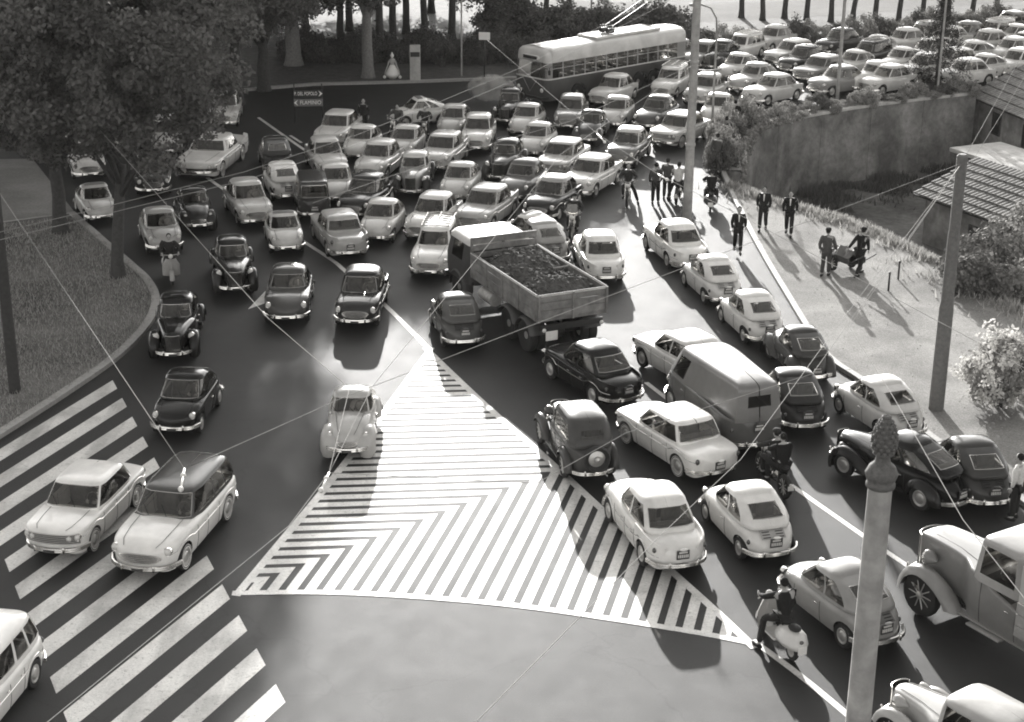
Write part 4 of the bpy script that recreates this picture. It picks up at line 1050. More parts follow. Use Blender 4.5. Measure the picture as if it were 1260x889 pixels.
    P.append(part('bumper', MB().tube([(x1-.2, -1.2, .5), (x1+.05, -.9, .48), (x1+.08, 0, .48), (x1+.05, .9, .48), (x1-.2, 1.2, .5)], .06, 6), 'black_paint'))
    P.append(part('floor', MB().box((0, 0, .62), (L*.94, 2.2, .1)).box((axl[0], 0, .45), (.3, 2.0, .25)).box((-2.1, 0, .45), (1.6, 1.8, .25)), 'dark'))
    se = []
    for i in range(10):
        for s in (1, -1): P.append(part('seat', MB().box((3.6-.8*i, s*.72, 1.12), (.12, .85, .75), ch=.04).box((3.8-.8*i, s*.72, 1.0), (.4, .85, .12), ch=.04), 'seat'))
    return P
mat('bus_dark', .055, rough=.4, var=.15, scale=2, coat=.3); mat('bus_mid', .20, rough=.4, var=.12, scale=2, coat=.3); mat('bus_pale', .5, rough=.45, var=.1, scale=1.5, coat=.2, var2=.12, scale2=.8)
mat('lorry_paint', .05, rough=.5, var=.25, scale=3); mat('bed_wood', .17, rough=.8, var=.3, scale=4, bump=.3, bscale=15, var2=.25, scale2=1.5); mat('bed_edge', .55, rough=.55, metal=.3, var=.25, scale=6)
mat('lorry_roof', .6, rough=.5, var=.1)
def make_lorry():
    """origin on the ground under the tailgate, forward +x"""
    P = []; bw_ = 1.18; bl = 4.9; zf_, zt2 = 1.28, 2.05
    P.append(part('bed_floor', MB().box((bl/2, 0, zf_), (bl, 2*bw_, .12), ch=.02), 'bed_wood'))
    for s in (1, -1):
        bd = [part('plank', MB().box((bl/2, s*bw_, zf_+.06+.128+.256*k), (bl-.03, .06, .247), ch=.012), 'bed_wood') for k in range(3)]
        bd += [part('stake', MB().box((.1+i*(bl-.2)/4, s*(bw_+.045), (zf_+zt2)/2), (.07, .04, .8), ch=.008), 'bed_wood') for i in range(5)]
        P.append(part('side_board', MB().box((bl/2, s*bw_, zt2+.015), (bl, .09, .035), ch=.01), 'bed_edge', kids=bd))
    P.append(part('tailgate', MB().box((-.02, 0, zt2+.012), (.09, 2*bw_+.02, .035), ch=.01), 'bed_edge', kids=[part('plank', MB().box((-.02, 0, zf_+.06+.128+.256*k), (.06, 2*bw_-.03, .247), ch=.012), 'bed_wood') for k in range(3)]+
                  [part('stake', MB().box((-.065, y, (zf_+zt2)/2), (.05, .08, .86), ch=.01), 'bed_wood') for y in (-bw_+.04, 0, bw_-.04)]))
    hb = [part('slat', MB().box((bl+.03, 0, zf_+.2+.24*k), (.05, 2*bw_, .19), ch=.012), 'bed_wood') for k in range(5)]+[part('post', MB().box((bl+.08, y, 1.9), (.06, .09, 1.25), ch=.01), 'bed_wood') for y in (-bw_+.05, 0, bw_-.05)]
    P.append(part('headboard', MB().box((bl+.03, 0, 2.54), (.08, 2*bw_, .06), ch=.01), 'bed_wood', kids=hb))
    hp = []
    for i in range(41):
        row = []
        for j in range(25):
            x = .06+(bl-.12)*i/40; y = (bw_-.05)*(-1+2*j/24)
            z = zf_+.42
            for cx, cy, h_, r_ in ((.95, .5, .42, .75), (1.1, -.55, .4, .75), (2.0, .45, .2, .5), (2.9, -.4, .36, .8), (3.6, .5, .45, .85), (4.1, -.5, .4, .8), (2.5, .6, .25, .6)):
                z += h_*math.exp(-((x-cx)**2+(y-cy)**2)/r_**2)
            row.append((x, y, z+random.uniform(-.06, .07)))
        hp.append(row)
    P.append(part('soil_load', MB().quads(hp), 'soil_heap', angle=None, smooth=False))
    cl = MB()
    for _ in range(420):
        x = random.uniform(.15, bl-.15); y = random.uniform(-bw_+.12, bw_-.12); i = int((x-.06)/(bl-.12)*40); j = int((y/(bw_-.05)+1)*12); p = hp[min(39, i)][min(23, j)]
        cl.ell((x, y, p[2]+.02), (random.uniform(.03, .09), random.uniform(.03, .09), random.uniform(.03, .06)), 3, 5)
    P.append(part('soil_clods', cl, 'soil_heap', smooth=False))
    P.append(part('cross_chain', MB().tube([(2.45, -bw_, zt2), (2.45, 0, zt2-.06), (2.45, bw_, zt2)], .035, 6), 'bed_wood'))
    for s in (1, -1): P.append(part('chassis_rail', MB().box((3.6, s*.42, .95), (7.0, .1, .24)), 'black_paint'))
    P.append(part('rear_beam', MB().box((.02, 0, 1.02), (.12, 2.1, .2), ch=.02), 'black_paint'))
    for s in (1, -1):
        for x in (.95, 2.2):
            for dy in (0, -.3):
                me, kids = wheel_part(.52, .26, 'truck'); P.append(('wheel', me, None, Matrix.Translation((x, s*(1.02+dy), .52)) @ Matrix.Rotation(0 if s > 0 else math.pi, 4, 'Z'), kids, 1))
        for x in (.95, 2.2): P.append(part('mudguard', fender(MB(), x, s*.95, .52, .6, .28, 15, 165, .03), 'lorry_paint'))
        me, kids = wheel_part(.52, .26, 'truck'); P.append(('wheel', me, None, Matrix.Translation((6.2, s*.98, .52)) @ Matrix.Rotation(0 if s > 0 else math.pi, 4, 'Z'), kids, 1))
        P.append(part('mudguard', fender(MB(), 6.2, s*.98, .52, .62, .2, -5, 185, .08), 'lorry_paint'))
        P.append(part('tail_light', MB().ell((-.08, s*.98, .98), (.05, .07, .07), 5, 8), 'lens'))
        P.append(part('fuel_tank', MB().tube([(3.5, s*.95, .85), (4.4, s*.95, .85)], .22, 12), 'bed_edge'))
    P.append(part('number_plate', MB().box((-.07, .72, .78), (.03, .4, .3), ch=.01), 'white_paint'))
    P.append(part('differential', MB().tube([(.95, -.9, .52), (.95, .9, .52)], .09, 8).tube([(2.2, -.9, .52), (2.2, .9, .52)], .09, 8).ell((.95, 0, .52), (.25, .22, .22)), 'black_paint'))
    # cab: rounded slices with openings
    x0, x1 = 5.1, 7.2
    out = rrect(x0, x1, 1.15, .3, [6.75, 6.6, 5.75, 5.6])
    def shell(levels, skip=None):
        mb = MB()
        for s in (1, -1): mb.quads([[(p[0]-(fx*(p[0]-x0)/(x1-x0)), s*p[1]*k, z) for p in out] for z, k, fx in levels], skip)
        return mb
    win = lambda j: (out[j][0] > x1-.05 and out[j+1][0] > x1-.15) or (out[j][0] <= 6.61 and out[j+1][0] >= 5.74 and out[j][1] > 1.1)
    lv = [(1.55, 1.001, 0), (1.58, 1, 0), (2.17, .95, .2), (2.2, .946, .2)]
    P.append(part('cab_body', shell([(.85, .98, 0), (1.2, 1, 0), (1.58, 1, 0)]), 'lorry_paint'))
    P.append(part('cab_pillar', weld(shell(lv, lambda i, j: i == 1 and win(j))), 'lorry_paint'))
    fw = lambda j: win(j) and out[j][0] > x1-.5
    P.append(part('windshield', weld(shell([(1.58, .985, .02), (2.17, .935, .22)], lambda i, j: not fw(j))), 'glass'))
    sw = weld(shell([(1.58, .985, .02), (2.17, .935, .22)], lambda i, j: not win(j) or fw(j)))
    for s in (1, -1):
        h = MB(); h.v = sw.v; h.f = [f for f in sw.f if sw.v[f[0]][1]*s > 0]; h.v = list(sw.v)
        P.append(part('side_window', weld(h), 'glass'))
    P.append(part('cab_roof', shell([(2.17, .95, .2), (2.27, .94, .2), (2.37, .86, .3), (2.42, .6, .5), (2.44, 0, .7)]), 'lorry_roof'))
    P.append(part('cab_floor', MB().box((6.1, 0, .92), (1.9, 2.1, .1)), 'dark'))
    P.append(part('seat', MB().box((5.6, 0, 1.45), (.2, 1.8, .7), ch=.05).box((5.85, 0, 1.2), (.5, 1.8, .2), ch=.05), 'seat'))
    P.append(part('bumper', MB().box((7.28, 0, .7), (.12, 2.3, .22), ch=.04), 'black_paint'))
    for s in (1, -1): P.append(part('headlight', MB().ell((7.22, s*.8, 1.05), (.06, .12, .12)), 'lens'))
    return P
def boxbody(e):
    P = []; x0, x1, hw_ = -3.5, -.35, 1.08
    prof = [(-hw_, .85), (-hw_, 1.62), (-hw_, 2.4), (-hw_+.08, 2.62), (-.6, 2.78), (0, 2.84), (.6, 2.78), (hw_-.08, 2.62), (hw_, 2.4), (hw_, 1.62), (hw_, .85)]
    up = MB().quads([[(x, y, z) for y, z in prof[1:-1]] for x in (x0, x1)]); n = len(prof)
    for x in (x0, x1): up.add([(x, y, z) for y, z in prof[1:-1]], [tuple(range(n-2))])
    P.append(part('canvas_cover', up, 'lorry_cover'))
    P.append(part('body_floor', MB().box(((x0+x1)/2, 0, .84), (x1-x0, 2.0, .12)), 'bed_wood'))
    for s in (1, -1):
        for k in range(3): P.append(part('plank', MB().box(((x0+x1)/2, s*(hw_+.02), 0.92+.255*k+.12), (x1-x0, .05, .245), ch=.01), 'lorry_wood'))
        P.append(part('rope', MB().tube([(x1-.05, s*(hw_+.03), 2.5), (x1-1.2, s*(hw_+.06), 1.6), (x1-1.35, s*(hw_+.06), 1.5)], .018, 5), 'white_paint'))
        P.append(part('step', MB().box((.55, s*.85, .5), (.9, .3, .05), ch=.01), 'lorry_wood'))
    P.append(part('tailboard', MB().box((x0-.03, 0, 1.3), (.06, 2.1, .8), ch=.01), 'lorry_wood'))
    return P
mat('lorry_cover', .36, rough=.8, var=.15, scale=3, bump=.4, bscale=8); mat('lorry_wood', .24, rough=.75, var=.2, scale=4, var2=.2, scale2=1)
BUS, LORRY = make_bus(), make_lorry()
T['oldtruck'] = car(6.4, 1.9, 2.62, 3.8, .8, [(0, 1.1), (.1, 1.15), (.3, 1.2), (.55, 1.5), (.64, 1.72), (.8, 1.70), (.95, 1.66), (.99, 1.54), (1, .9)], 1.68, (.43, .665, .445, .645), r=.5, sill=.55, nf=20, nr=16, n=10, w0=1.0, w1=.96,
    pr=1.0, crown=.10, shoulder=.06, plan=[(0, .6), (.3, .7), (.42, 1), (.6, 1), (.67, .92), (.75, .6), (.9, .5), (1, .47)], lights=((.66, 1.3, .15),), grille=('vert', .4, .75, 1.55), tails=(.5, .9, .05), plate=None,
    seams=(.47, .62), side=((-.55, .7),), rv=(.3, .7), reta=.4, wst='spoke', wd=.2, fend=dict(w=.2, b=.14, tf=.7, tr=.1, lx=.15, fa=-5), track=.84, extra=boxbody, chromew=False, bz=(.66, .7), belly=0)
# ------------------------------------------------------------------ trees, wall, houses, poles, wires
crown('big', 190, 420, 0, (5.3, 5.3, 4.7), .4, (.5, 1.15), size=.165, m='leaf')
crown('big2', 175, 410, 0, (4.7, 4.7, 4.3), .4, (.5, 1.1), size=.16, m='leaf')
crown('tall', 260, 180, 0, (4.4, 4.4, 8.5), .4, (.9, 1.7), size=.28, m='leaf')
crown('low', 150, 150, 0, (3.4, 3.4, 3.2), .4, (.6, 1.2), size=.2, m='leaf_mid')
crown('young', 80, 100, 0, (2.0, 2.0, 2.0), .35, (.5, .9), size=.19, m='leaf_mid')
crown('bush', 50, 90, 0, (1.0, 1.0, .75), .45, (.22, .42), size=.12, m='leaf_mid')
crown('bush_pale', 50, 90, 0, (1.0, 1.0, .75), .45, (.22, .42), size=.11, m='leaf_pale')
crown('flower', 70, 40, 0, (1.3, 1.3, 1.15), .55, (.16, .32), size=.12, m='blossom')
PT = 'trees beside the left carriageway'
p = G(75, 289); tree((p[0], p[1], .09), 3.4, .25, 7.6, 'big', 'big dark tree on the lawn with its trunk set back beside the path', PT, limbs=8, spread=3.2)
p = G(146, 344); tree((p[0], p[1], .09), 3.9, .2, 8.3, 'big2', 'big dark tree on the lawn with a leaning trunk close to the curved kerb', PT, limbs=8, spread=3.0, rz=1.0, lean=.5)
p = G(292, 128); tree((p[0], p[1], 0), 4.0, .3, 8.0, 'big', 'broad dark tree with low foliage behind the direction sign', PT, rz=2.2, limbs=8, spread=3.2)
p = G(180, 138); tree((p[0], p[1], 0), 4.0, .3, 8.6, 'big2', 'dark tree whose low crown hangs over the long pale finned saloon', PT, rz=3.3, limbs=8, spread=3.0, scale=1.1)
p = G(40, 150); tree((p[0], p[1], 0), 3.2, .35, 7.2, 'big', 'dark tree standing over the path at the far end of the lawn', PT, rz=4.0, limbs=8, spread=3.2)
p = G(-60, 215); tree((p[0], p[1], 0), 3.2, .35, 7.2, 'big2', 'dark tree over the path with no lawn under it', PT, rz=5.0, limbs=8, spread=3.2)
for i, (x, y, s) in enumerate([(-12.6, 95, 1.0), (-19, 96, 1.12), (-26, 96, 1.1), (-33, 97, 1.1), (-40, 97, 1.1), (-47, 97, 1.1), (-16, 104, 1.1), (-24, 106, 1.1), (-37, 108, 1.1)]):
    tree((x, y, .1), 5.0, .42, 13.4, 'tall', 'tall dark tree in the thick stand behind the park kerb', 'tall trees behind the park kerb', rz=i*1.3, limbs=7, spread=3.4, scale=s, bark='bark_pale' if i == 0 else 'bark')
p = G(452, 100); tree((p[0], p[1]+.6, .1), 4.2, .30, 7.2, 'low', 'park tree with a thick pale trunk near the white bell-shaped statue', 'park trees', limbs=6, spread=2.2, bark='bark_pale', rz=.5)
for i, (px, py, s, th) in enumerate([(484, 62, 1.5, 4.4), (522, 68, 1.35, 4.6), (556, 52, 1.5, 4.6), (500, 44, 1.55, 4.6), (468, 75, 1.3, 4.8), (420, 66, 1.0, 3.2), (430, 40, 1.1, 3.3)]):
    p = G(px, py); tree((p[0], p[1], .1), th, .22, th+2.6*s, 'low', 'dark park tree standing among the shrubs behind the stone pillar', 'park trees', rz=i*.9+1, limbs=6, spread=2.0, scale=s)
p = G(325, 112); tree((p[0], p[1], 0), 3.0, .3, 6.6, 'big2', 'bushy dark tree hanging low between the sign and the park kerb', PT, rz=.7, limbs=8, spread=3.0, scale=.8)
for i in range(9):
    tree((-33+3.9*i, 113+5*math.sin(i*2.2), .1), 2.6, .22, 4.9, 'low', 'dark tree in the dense far background of the park', 'far park trees', rz=i*1.1, limbs=6, spread=2.0, scale=1.15)
for i, (px, py) in enumerate([(622, 20), (648, 22), (672, 18), (700, 12), (912, 24), (938, 27), (965, 25), (992, 27), (1022, 29), (1049, 28), (1076, 30), (1105, 31), (1134, 33), (1165, 30), (1195, 28), (1225, 22)]):
    p = G(px, py); tree((p[0], p[1], .1), 3.3+.3*math.sin(i*2.1), .17, 5.6+.3*math.sin(i), 'young', 'slim young tree in the straight row along the park path', 'young trees lining the park path', rz=i*1.7, limbs=5, spread=1.5, scale=1.0+.12*math.sin(i*3), lean=.15*math.sin(i*1.9))
p = G(726, 24); tree((p[0]+1.2, p[1]+10, .1), 4.5, .3, 8.0, 'low', 'single park tree in the open ground beyond the trolleybus', 'park trees', scale=1.1)
def bush(px, py, key, sc, label, z=0.1, group=None, name='shrub', dz=.45, world=None):
    p = world or G(px, py, z); root = link(name, None, None, (p[0], p[1], z), random.uniform(0, 6), label, 'shrub', group)
    f = link('foliage', CROWNS[key], root, (0, 0, dz*sc[2])); f.scale = sc
    b = MB()
    for k in range(5): a = k*1.26; b.tube([(0, 0, -.1), (.2*math.cos(a)*sc[0], .2*math.sin(a)*sc[1], .35*sc[2]), (.5*math.cos(a)*sc[0], .5*math.sin(a)*sc[1], .8*sc[2])], [.03, .025, .01], 5)
    link('stem', b.mesh('stem', 'bark'), root); return root
for i in range(24):          # hedge bushes behind the far kerb
    t = i/23; x = -13+14.5*t; y = 96.5+.8*math.sin(i*1.7)
    bush(0, 0, 'bush', (.95+.2*math.sin(i*2.3), .8, 1.25+.3*math.sin(i*1.1)), 'low dark bush in the park hedge behind the kerb', .1, 'dark park hedge', world=(x, y))
for i in range(13):
    t = i/12; bush(0, 0, 'bush', (1.7, 1.6, 1.7+.4*math.sin(i*1.9)), 'rounded dark shrub in the thicket behind the trolleybus', .1, 'thicket behind the trolleybus', world=(-1+11*t, 104+2.2*math.sin(i*1.4)-2*t))
for i in range(30):
    t = i/29; x = 11.5+28*t; y = 100.6+.52*(x-11.5)+.5*math.sin(i*2.1)
    bush(0, 0, 'bush_pale' if i % 3 else 'bush', (.8, .7, 1.0+.25*math.sin(i*1.3)), 'small sunlit bush in the row between the jammed road and park', .1, 'sunlit roadside bushes', world=(x, y))
# --- retaining wall of cast panels with a coping, following the curve of the road
WL = smooth_line(WALLP, 8)
def resample(P, step):
    d = [0]
    for a, b in zip(P[:-1], P[1:]): d.append(d[-1]+math.hypot(b[0]-a[0], b[1]-a[1]))
    n = max(2, int(d[-1]/step)); out = []
    for i in range(n+1):
        s = d[-1]*i/n; k = 0
        while k < len(d)-2 and s > d[k+1]: k += 1
        t = (s-d[k])/(d[k+1]-d[k]); out.append((P[k][0]+(P[k+1][0]-P[k][0])*t, P[k][1]+(P[k+1][1]-P[k][1])*t))
    return out
wall = link('retaining_wall', None, None, (WL[0][0], WL[0][1], 0), 0, 'curved grey concrete retaining wall round the sunken yard, topped by a hedge', 'wall')
O = Vector((-WL[0][0], -WL[0][1], 0))
WR = resample(WL, 3.1)
mats_w = [mat('wall_panel_%d' % i, .15+.012*i, rough=.9, var=.28, scale=4, bump=.7, bscale=9, var2=.42, scale2=.55) for i in range(3)]
A0 = offset(WR, -.62); B0 = offset(WR, .10); WC = resample(WL, .6)
FN = resample(WL, .45); A1 = offset(FN, -.62); B1 = offset(FN, .10)
for i in range(0, len(FN)-1, 8):
    j = min(i+8, len(FN)-1)
    if len(FN)-1-j < 3: j = len(FN)-1
    if j <= i: break
    front = [Vector(q)+O.xy for q in A1[i:j+1]]; back = [Vector(q)+O.xy for q in B1[i:j+1]]
    for Q in (front, back): d0 = (Q[1]-Q[0]).normalized()*.012; d1 = (Q[-1]-Q[-2]).normalized()*.012; Q[0] = Q[0]+d0; Q[-1] = Q[-1]-d1
    m = MB().prism([tuple(q) for q in front]+[tuple(q) for q in back[::-1]], YARD_Z-.3, .10)
    link('panel', m.mesh('panel', mats_w[(i//8*7) % 3], False), wall)
    if j == len(FN)-1: break
m = MB(); band(m, [(p[0]+O.x, p[1]+O.y) for p in offset(WC, -.66)], [(p[0]+O.x, p[1]+O.y) for p in offset(WC, .14)], .18, .05)
link('coping', m.mesh('coping', 'concrete_pale', False), wall)
for i, pq in enumerate(resample(WL[12:], .85)):
    bush(0, 0, ('bush_pale', 'bush_pale', 'bush', 'bush_pale', 'bush_pale')[i % 5], (.62+.1*math.sin(i*2.9), .55, .5+.26*math.sin(i*1.7)), 'leafy bush in the hedge that runs along the top of the wall', .12, 'hedge along the retaining wall', world=(pq[0]-.05, pq[1]-.15+.35*math.sin(i*2.3)))
for i, pq in enumerate(offset(resample(WL[2:30], .8), .2)):
    bush(0, 0, 'bush_pale' if i % 3 else 'bush', (.75, .7, 1.15+.3*math.sin(i*2)), 'tall leafy bush at the curved end of the retaining wall', .05, 'bushes at the end of the wall', world=pq)
iv = []; io = []
IL = resample(WL[:40], .05); IO = offset(IL, -.66); N_ = len(IL)
for i, pq in enumerate(IO):       # ivy that hangs down the wall's end
    nx, ny = pq[0]-IL[i][0], pq[1]-IL[i][1]; f = max(0.0, 1-i/N_*1.5)
    for k in range(5+int(34*f)):
        z = .5-(3.6*f+.45)*random.random()**1.3; d = random.uniform(.0, .32); iv.append((pq[0]+nx*d, pq[1]+ny*d, z)); io.append((nx, ny, .4))
link('ivy', leaves('ivy', np.array(iv), np.array(io), .15, 'leaf_pale'), label='pale ivy hanging over the near end of the concrete wall', cat='ivy', kind='stuff')
# grass on the bank beside the yard and over the lawn
def grass(name, pts, size, m, label, n_up=1.0):
    c = np.array(pts); out = rng.normal(0, 1, (len(c), 3)); out[:, 2] = .15
    t = rng.normal(0, .35, (len(c), 3)); t[:, 2] = 1; t /= np.linalg.norm(t, axis=1)[:, None]
    s = size*(.5+rng.random((len(c), 1))); side_ = np.cross(t, out); side_ /= np.linalg.norm(side_, axis=1)[:, None]+1e-9
    v = np.stack([c-side_*s*.10, c+side_*s*.10, c+t*s+side_*.01], 1).reshape(-1, 3)
    link(name, poly_mesh(name, v, np.arange(len(c)*3).reshape(-1, 3), m), label=label, cat='grass', kind='stuff')
gp = []
vl_ = resample(VERGE, .25); vo = offset(vl_, 1)
while len(gp) < 16000:
    i = random.randrange(len(vl_)); d = random.gauss(.9, .85); a = vl_[i]; b = vo[i]
    x, y = a[0]+(b[0]-a[0])*d+random.uniform(-.15, .15), a[1]+(b[1]-a[1])*d
    if math.sin(x*2.1+y*1.3)+math.sin(y*3.1-x)*.7+random.gauss(0, .6) < .1: continue
    gp.append((x, y, (.12 if not inside(x, y, YARD) else yard_z(x, y))))
grass('bank_grass', gp, .24, 'grass_dry', 'dry tufted grass on the bank beside the sunken yard')
gp = []
wf_ = offset(resample(WL, .2), -1.0); k = 0
while len(gp) < 9000:
    a = random.choice(wf_[20:]); x, y = a[0]+random.gauss(0, .8)+.3, a[1]-abs(random.gauss(0, 1.6))
    if inside(x, y, YARD) and math.sin(x*1.7)+math.sin(y*2.3+x)+random.gauss(0, .4) > .1: gp.append((x, y, yard_z(x, y)-.05))
grass('yard_weeds', gp, .4, 'leaf_mid', 'dark weeds growing in the yard at the foot of the wall')
gp = []
lp = [G(92, 270), G(187, 350), G(190, 372), G(180, 402), G(145, 440), G(85, 483), G(-40, 560), G(-60, 300), G(0, 280)]
while len(gp) < 26000:
    x, y = random.uniform(-24, -9), random.uniform(40, 66)
    if inside(x, y, lp): gp.append((x, y, .09))
grass('lawn_grass', gp, .11, 'grass_blade', 'short worn grass growing over the kerbed lawn')
# shrubs on the right
for px, py, sc, k in [(1215, 330, (1.5, 1.4, 1.9), 'bush'), (1245, 300, (1.7, 1.5, 2.2), 'bush_pale'), (1200, 362, (1.2, 1.0, 1.2), 'bush'), (1255, 345, (1.4, 1.3, 1.7), 'bush_pale'), (1235, 265, (1.6, 1.5, 2.2), 'bush'), (1262, 240, (1.5, 1.4, 2.4), 'bush_pale')]:
    p = G(px, py); bush(0, 0, k, sc, 'overgrown leafy shrub between the pavement bank and the sheds', (-.2 if not inside(p[0], p[1], YARD) else yard_z(*p)+.1), 'overgrown shrubs by the sheds', world=p, dz=.6)
p = G(1228, 505); rt = link('flowering_shrub', None, None, (p[0], p[1], .12), 0, 'shrub covered in white blossom on the gravel beside the wooden pole', 'shrub')
link('foliage', CROWNS['bush_pale'], rt, (0, 0, 1.15)).scale = (1.1, 1.1, 1.2); link('blossom', CROWNS['flower'], rt, (0, 0, 1.2)).scale = (1.0, 1.0, 1.05)
b = MB()
for k in range(6): a = k*1.05; b.tube([(.05*math.cos(a), .05*math.sin(a), -.1), (.3*math.cos(a), .3*math.sin(a), .6), (.7*math.cos(a), .7*math.sin(a), 1.5)], [.04, .03, .01], 5)
link('stem', b.mesh('stem', 'bark'), rt)
# conifer behind the wall end
def conifer(base, h, rad, label):
    rt = link('conifer', None, None, base, 0, label, 'tree')
    link('trunk', MB().tube([(0, 0, -.2), (0, 0, h*.5), (.05, 0, h)], [.16, .1, .02], 8).mesh('trunk', 'bark'), rt)
    C, O_ = [], []
    for lv in range(13):
        z = h*.12+h*.86*lv/12; r_ = rad*(1-lv/12.5)
        for k in range(8):
            a = k*.785+lv*.5+random.uniform(-.2, .2)
            for q in range(60):
                t = random.random()**.7; x = r_*t*math.cos(a); y = r_*t*math.sin(a)
                C.append((x+random.gauss(0, .12), y+random.gauss(0, .12), z-.35*t*t*rad*.6-random.random()*.3*t)); O_.append((math.cos(a)*.4, math.sin(a)*.4, .8))
    link('crown', leaves('crown', np.array(C), np.array(O_), .2, 'leaf_conifer', aspect=.25), rt)
p = G(1192, 116, 0)
conifer((p[0]-1.4, p[1]+1.4, 0), 5.6, 2.2, 'small drooping conifer at the corner of the wall and tiled house')
conifer((33, 92, -1), 10, 3.0, 'tall dark conifer rising behind the tiled house')
# --- the two tiled houses in the yard
def gable(name, label, cx, cy, z0, lx, ly, zw, zr_, rot, over=.4, windows=(), door=None, courses=9):
    """house: long side lx faces the viewer; lean roof of pantile courses rising to the back"""
    rt = link(name, None, None, (cx, cy, z0), rot, label, 'house')
    hx, hy = lx/2, ly/2; rise = zr_-zw
    w_ = MB()
    w_.add([(-hx, -hy, 0), (hx, -hy, 0), (hx, hy, 0), (-hx, hy, 0), (-hx, -hy, zw), (hx, -hy, zw), (hx, hy, zr_), (-hx, hy, zr_)], [(0, 1, 5, 4), (1, 2, 6, 5), (2, 3, 7, 6), (3, 0, 4, 7)])
    link('wall', w_.mesh('wall', 'plaster', False), rt)
    for x, z, sx_, sz_ in windows:
        o = link('window', MB().box((x, -hy-.01, z), (sx_, .06, sz_)).mesh('window', 'black_paint', False), rt)
        f = MB()
        for q in (-1, 1): f.box((x+q*sx_/2, -hy-.03, z), (.07, .1, sz_+.07)); f.box((x, -hy-.03, z+q*sz_/2), (sx_, .1, .07))
        link('window_frame', weld(f).mesh('window_frame', 'wood_dark', False), o)
    rl = (ly+2*over); sl = math.atan2(rise, ly); n = lx+2*over
    rf = link('roof', MB().box((0, 0, (zw+zr_)/2+.02), (n, math.hypot(rl, rise*rl/ly), .08), M=None).mesh('roof', 'wood_dark', False), rt)
    rf.location = (0, 0, (zw+zr_)/2+.05); rf.data = MB().box((0, 0, 0), (n, rl/math.cos(sl), .08)).mesh('roof', 'wood_dark', False); rf.rotation_euler = (sl, 0, 0)
    Lr = rl/math.cos(sl); cl_ = Lr/courses
    tile = MB(); nt_ = int(n/.26)
    for i in range(nt_):
        x = -n/2+.13+.26*i; jz = random.uniform(-.008, .008)
        P_ = [[(x+.128*math.cos(math.pi*(1-j/4)), y_, .045+jz+.085*math.sin(math.pi*j/4)+dz_) for j in range(5)] for y_, dz_ in ((-cl_*.6, .07), (cl_*.5, 0))]
        tile.quads(P_)
        tile.add([P_[0][k] for k in range(5)], [(0, 1, 2, 3, 4)])
    tm = tile.mesh('tile_course', 'roof_tile', True, 40)
    for c in range(courses):
        o = link('tile_course', tm, rf, (random.uniform(-.03, .03), -Lr/2+cl_*(c+.5), 0)); o['kind'] = 'stuff'
    return rt
def by_eave(a, b, z, lx, ly, over=.4):
    """house frame from the front eave's corner pixel a and a second pixel b on the eave"""
    A, B = Vector(G(a[0], a[1], z)), Vector(G(b[0], b[1], z)); d = (B-A).normalized(); nrm = Vector((-d.y, d.x)); c = A+d*(lx/2+over)+nrm*(ly/2+over)
    return c.x, c.y, math.atan2(d.y, d.x)
cx, cy, an = by_eave((1191, 119), (1262, 149), -.35, 9, 4.2)
gable('tiled_house', 'grey house with a tiled roof at the end of the concrete wall', cx, cy, YARD_Z, 9.0, 4.2, 3.6, 5.6, an, windows=((-2.2, 2.5, .8, 1.1), (1.0, 2.5, .8, 1.1)))
cx, cy, an = by_eave((1124, 241), (1232, 280), -1.65, 6.4, 2.8)
gable('tiled_shed', 'low shed with a sunlit tiled roof standing in the sunken yard', cx, cy, YARD_Z, 6.4, 2.8, 2.3, 3.3, an, windows=((.2, 1.3, .7, .6),), courses=7)
p = G(1168, 184, -1.2); q = G(1258, 214, -1.2)
ln_ = math.hypot(q[0]-p[0], q[1]-p[1]); an = math.atan2(q[1]-p[1], q[0]-p[0])
rt = link('flat_canopy', None, None, (p[0], p[1], YARD_Z), an, 'flat pale concrete canopy between the tiled house and the shed', 'canopy')
link('slab', MB().box((ln_/2+.8, 1.6, 2.6), (ln_+1.6, 3.2, .2), ch=.02).mesh('slab', 'concrete_pale', False), rt)
link('rear_wall', MB().box((ln_/2+1.2, 2.6, 1.25), (ln_+.6, .2, 2.5)).mesh('rear_wall', 'plaster', False), rt)
for x in (.5, ln_+.6): link('post', MB().box((x, .25, 1.25), (.16, .16, 2.5), ch=.01).mesh('post', 'wood_dark', False), rt)
# --- poles
def pole(name, base, h, r0, r1, m, label, steps=None, cat='pole', z=0.0):
    rt = link(name, None, None, (base[0], base[1], z), 0, label, cat)
    pts = steps or [(0, r0), (h, r1)]
    link('shaft', MB().tube([(0, 0, -.2)]+[(0, 0, a) for a, _ in pts], [pts[0][1]]+[b for _, b in pts], 14).mesh('shaft', m, True, 40), rt); return rt
def ring(rt, z, r, h, m='pole_metal'): link('collar', MB().lathe([(r*.9, z-h/2), (r, z-h/2+.01), (r, z+h/2-.01), (r*.9, z+h/2)], 16).mesh('collar', m), rt)
pr_ = pole('wooden_pole', G(1151, 508), 7.45, .21, .15, 'pole_wood', 'stout dark pole with a stepped foot standing alone on the gravel pavement', [(0, .215), (3.1, .2), (3.3, .175), (5.2, .165), (5.3, .15), (7.4, .145), (7.45, .10)])
pm_ = pole('tram_pole', G(845, 274), 10, .19, .15, 'pole_metal', 'tall grey overhead wire pole at the kerb beside the motorcycles'); ring(pm_, 3.1, .2, .12); ring(pm_, 6.3, .185, .12)
link('bracket', MB().tube([(0, 0, 6.0), (.5, -.2, 6.0), (1.0, -.4, 6.1)], .035, 6).mesh('bracket', 'pole_metal'), pm_)
pl_ = pole('tram_pole', G(19, 486), 10, .17, .14, 'pole_dark', 'dark wire pole standing on the lawn in front of the trees', z=.05)
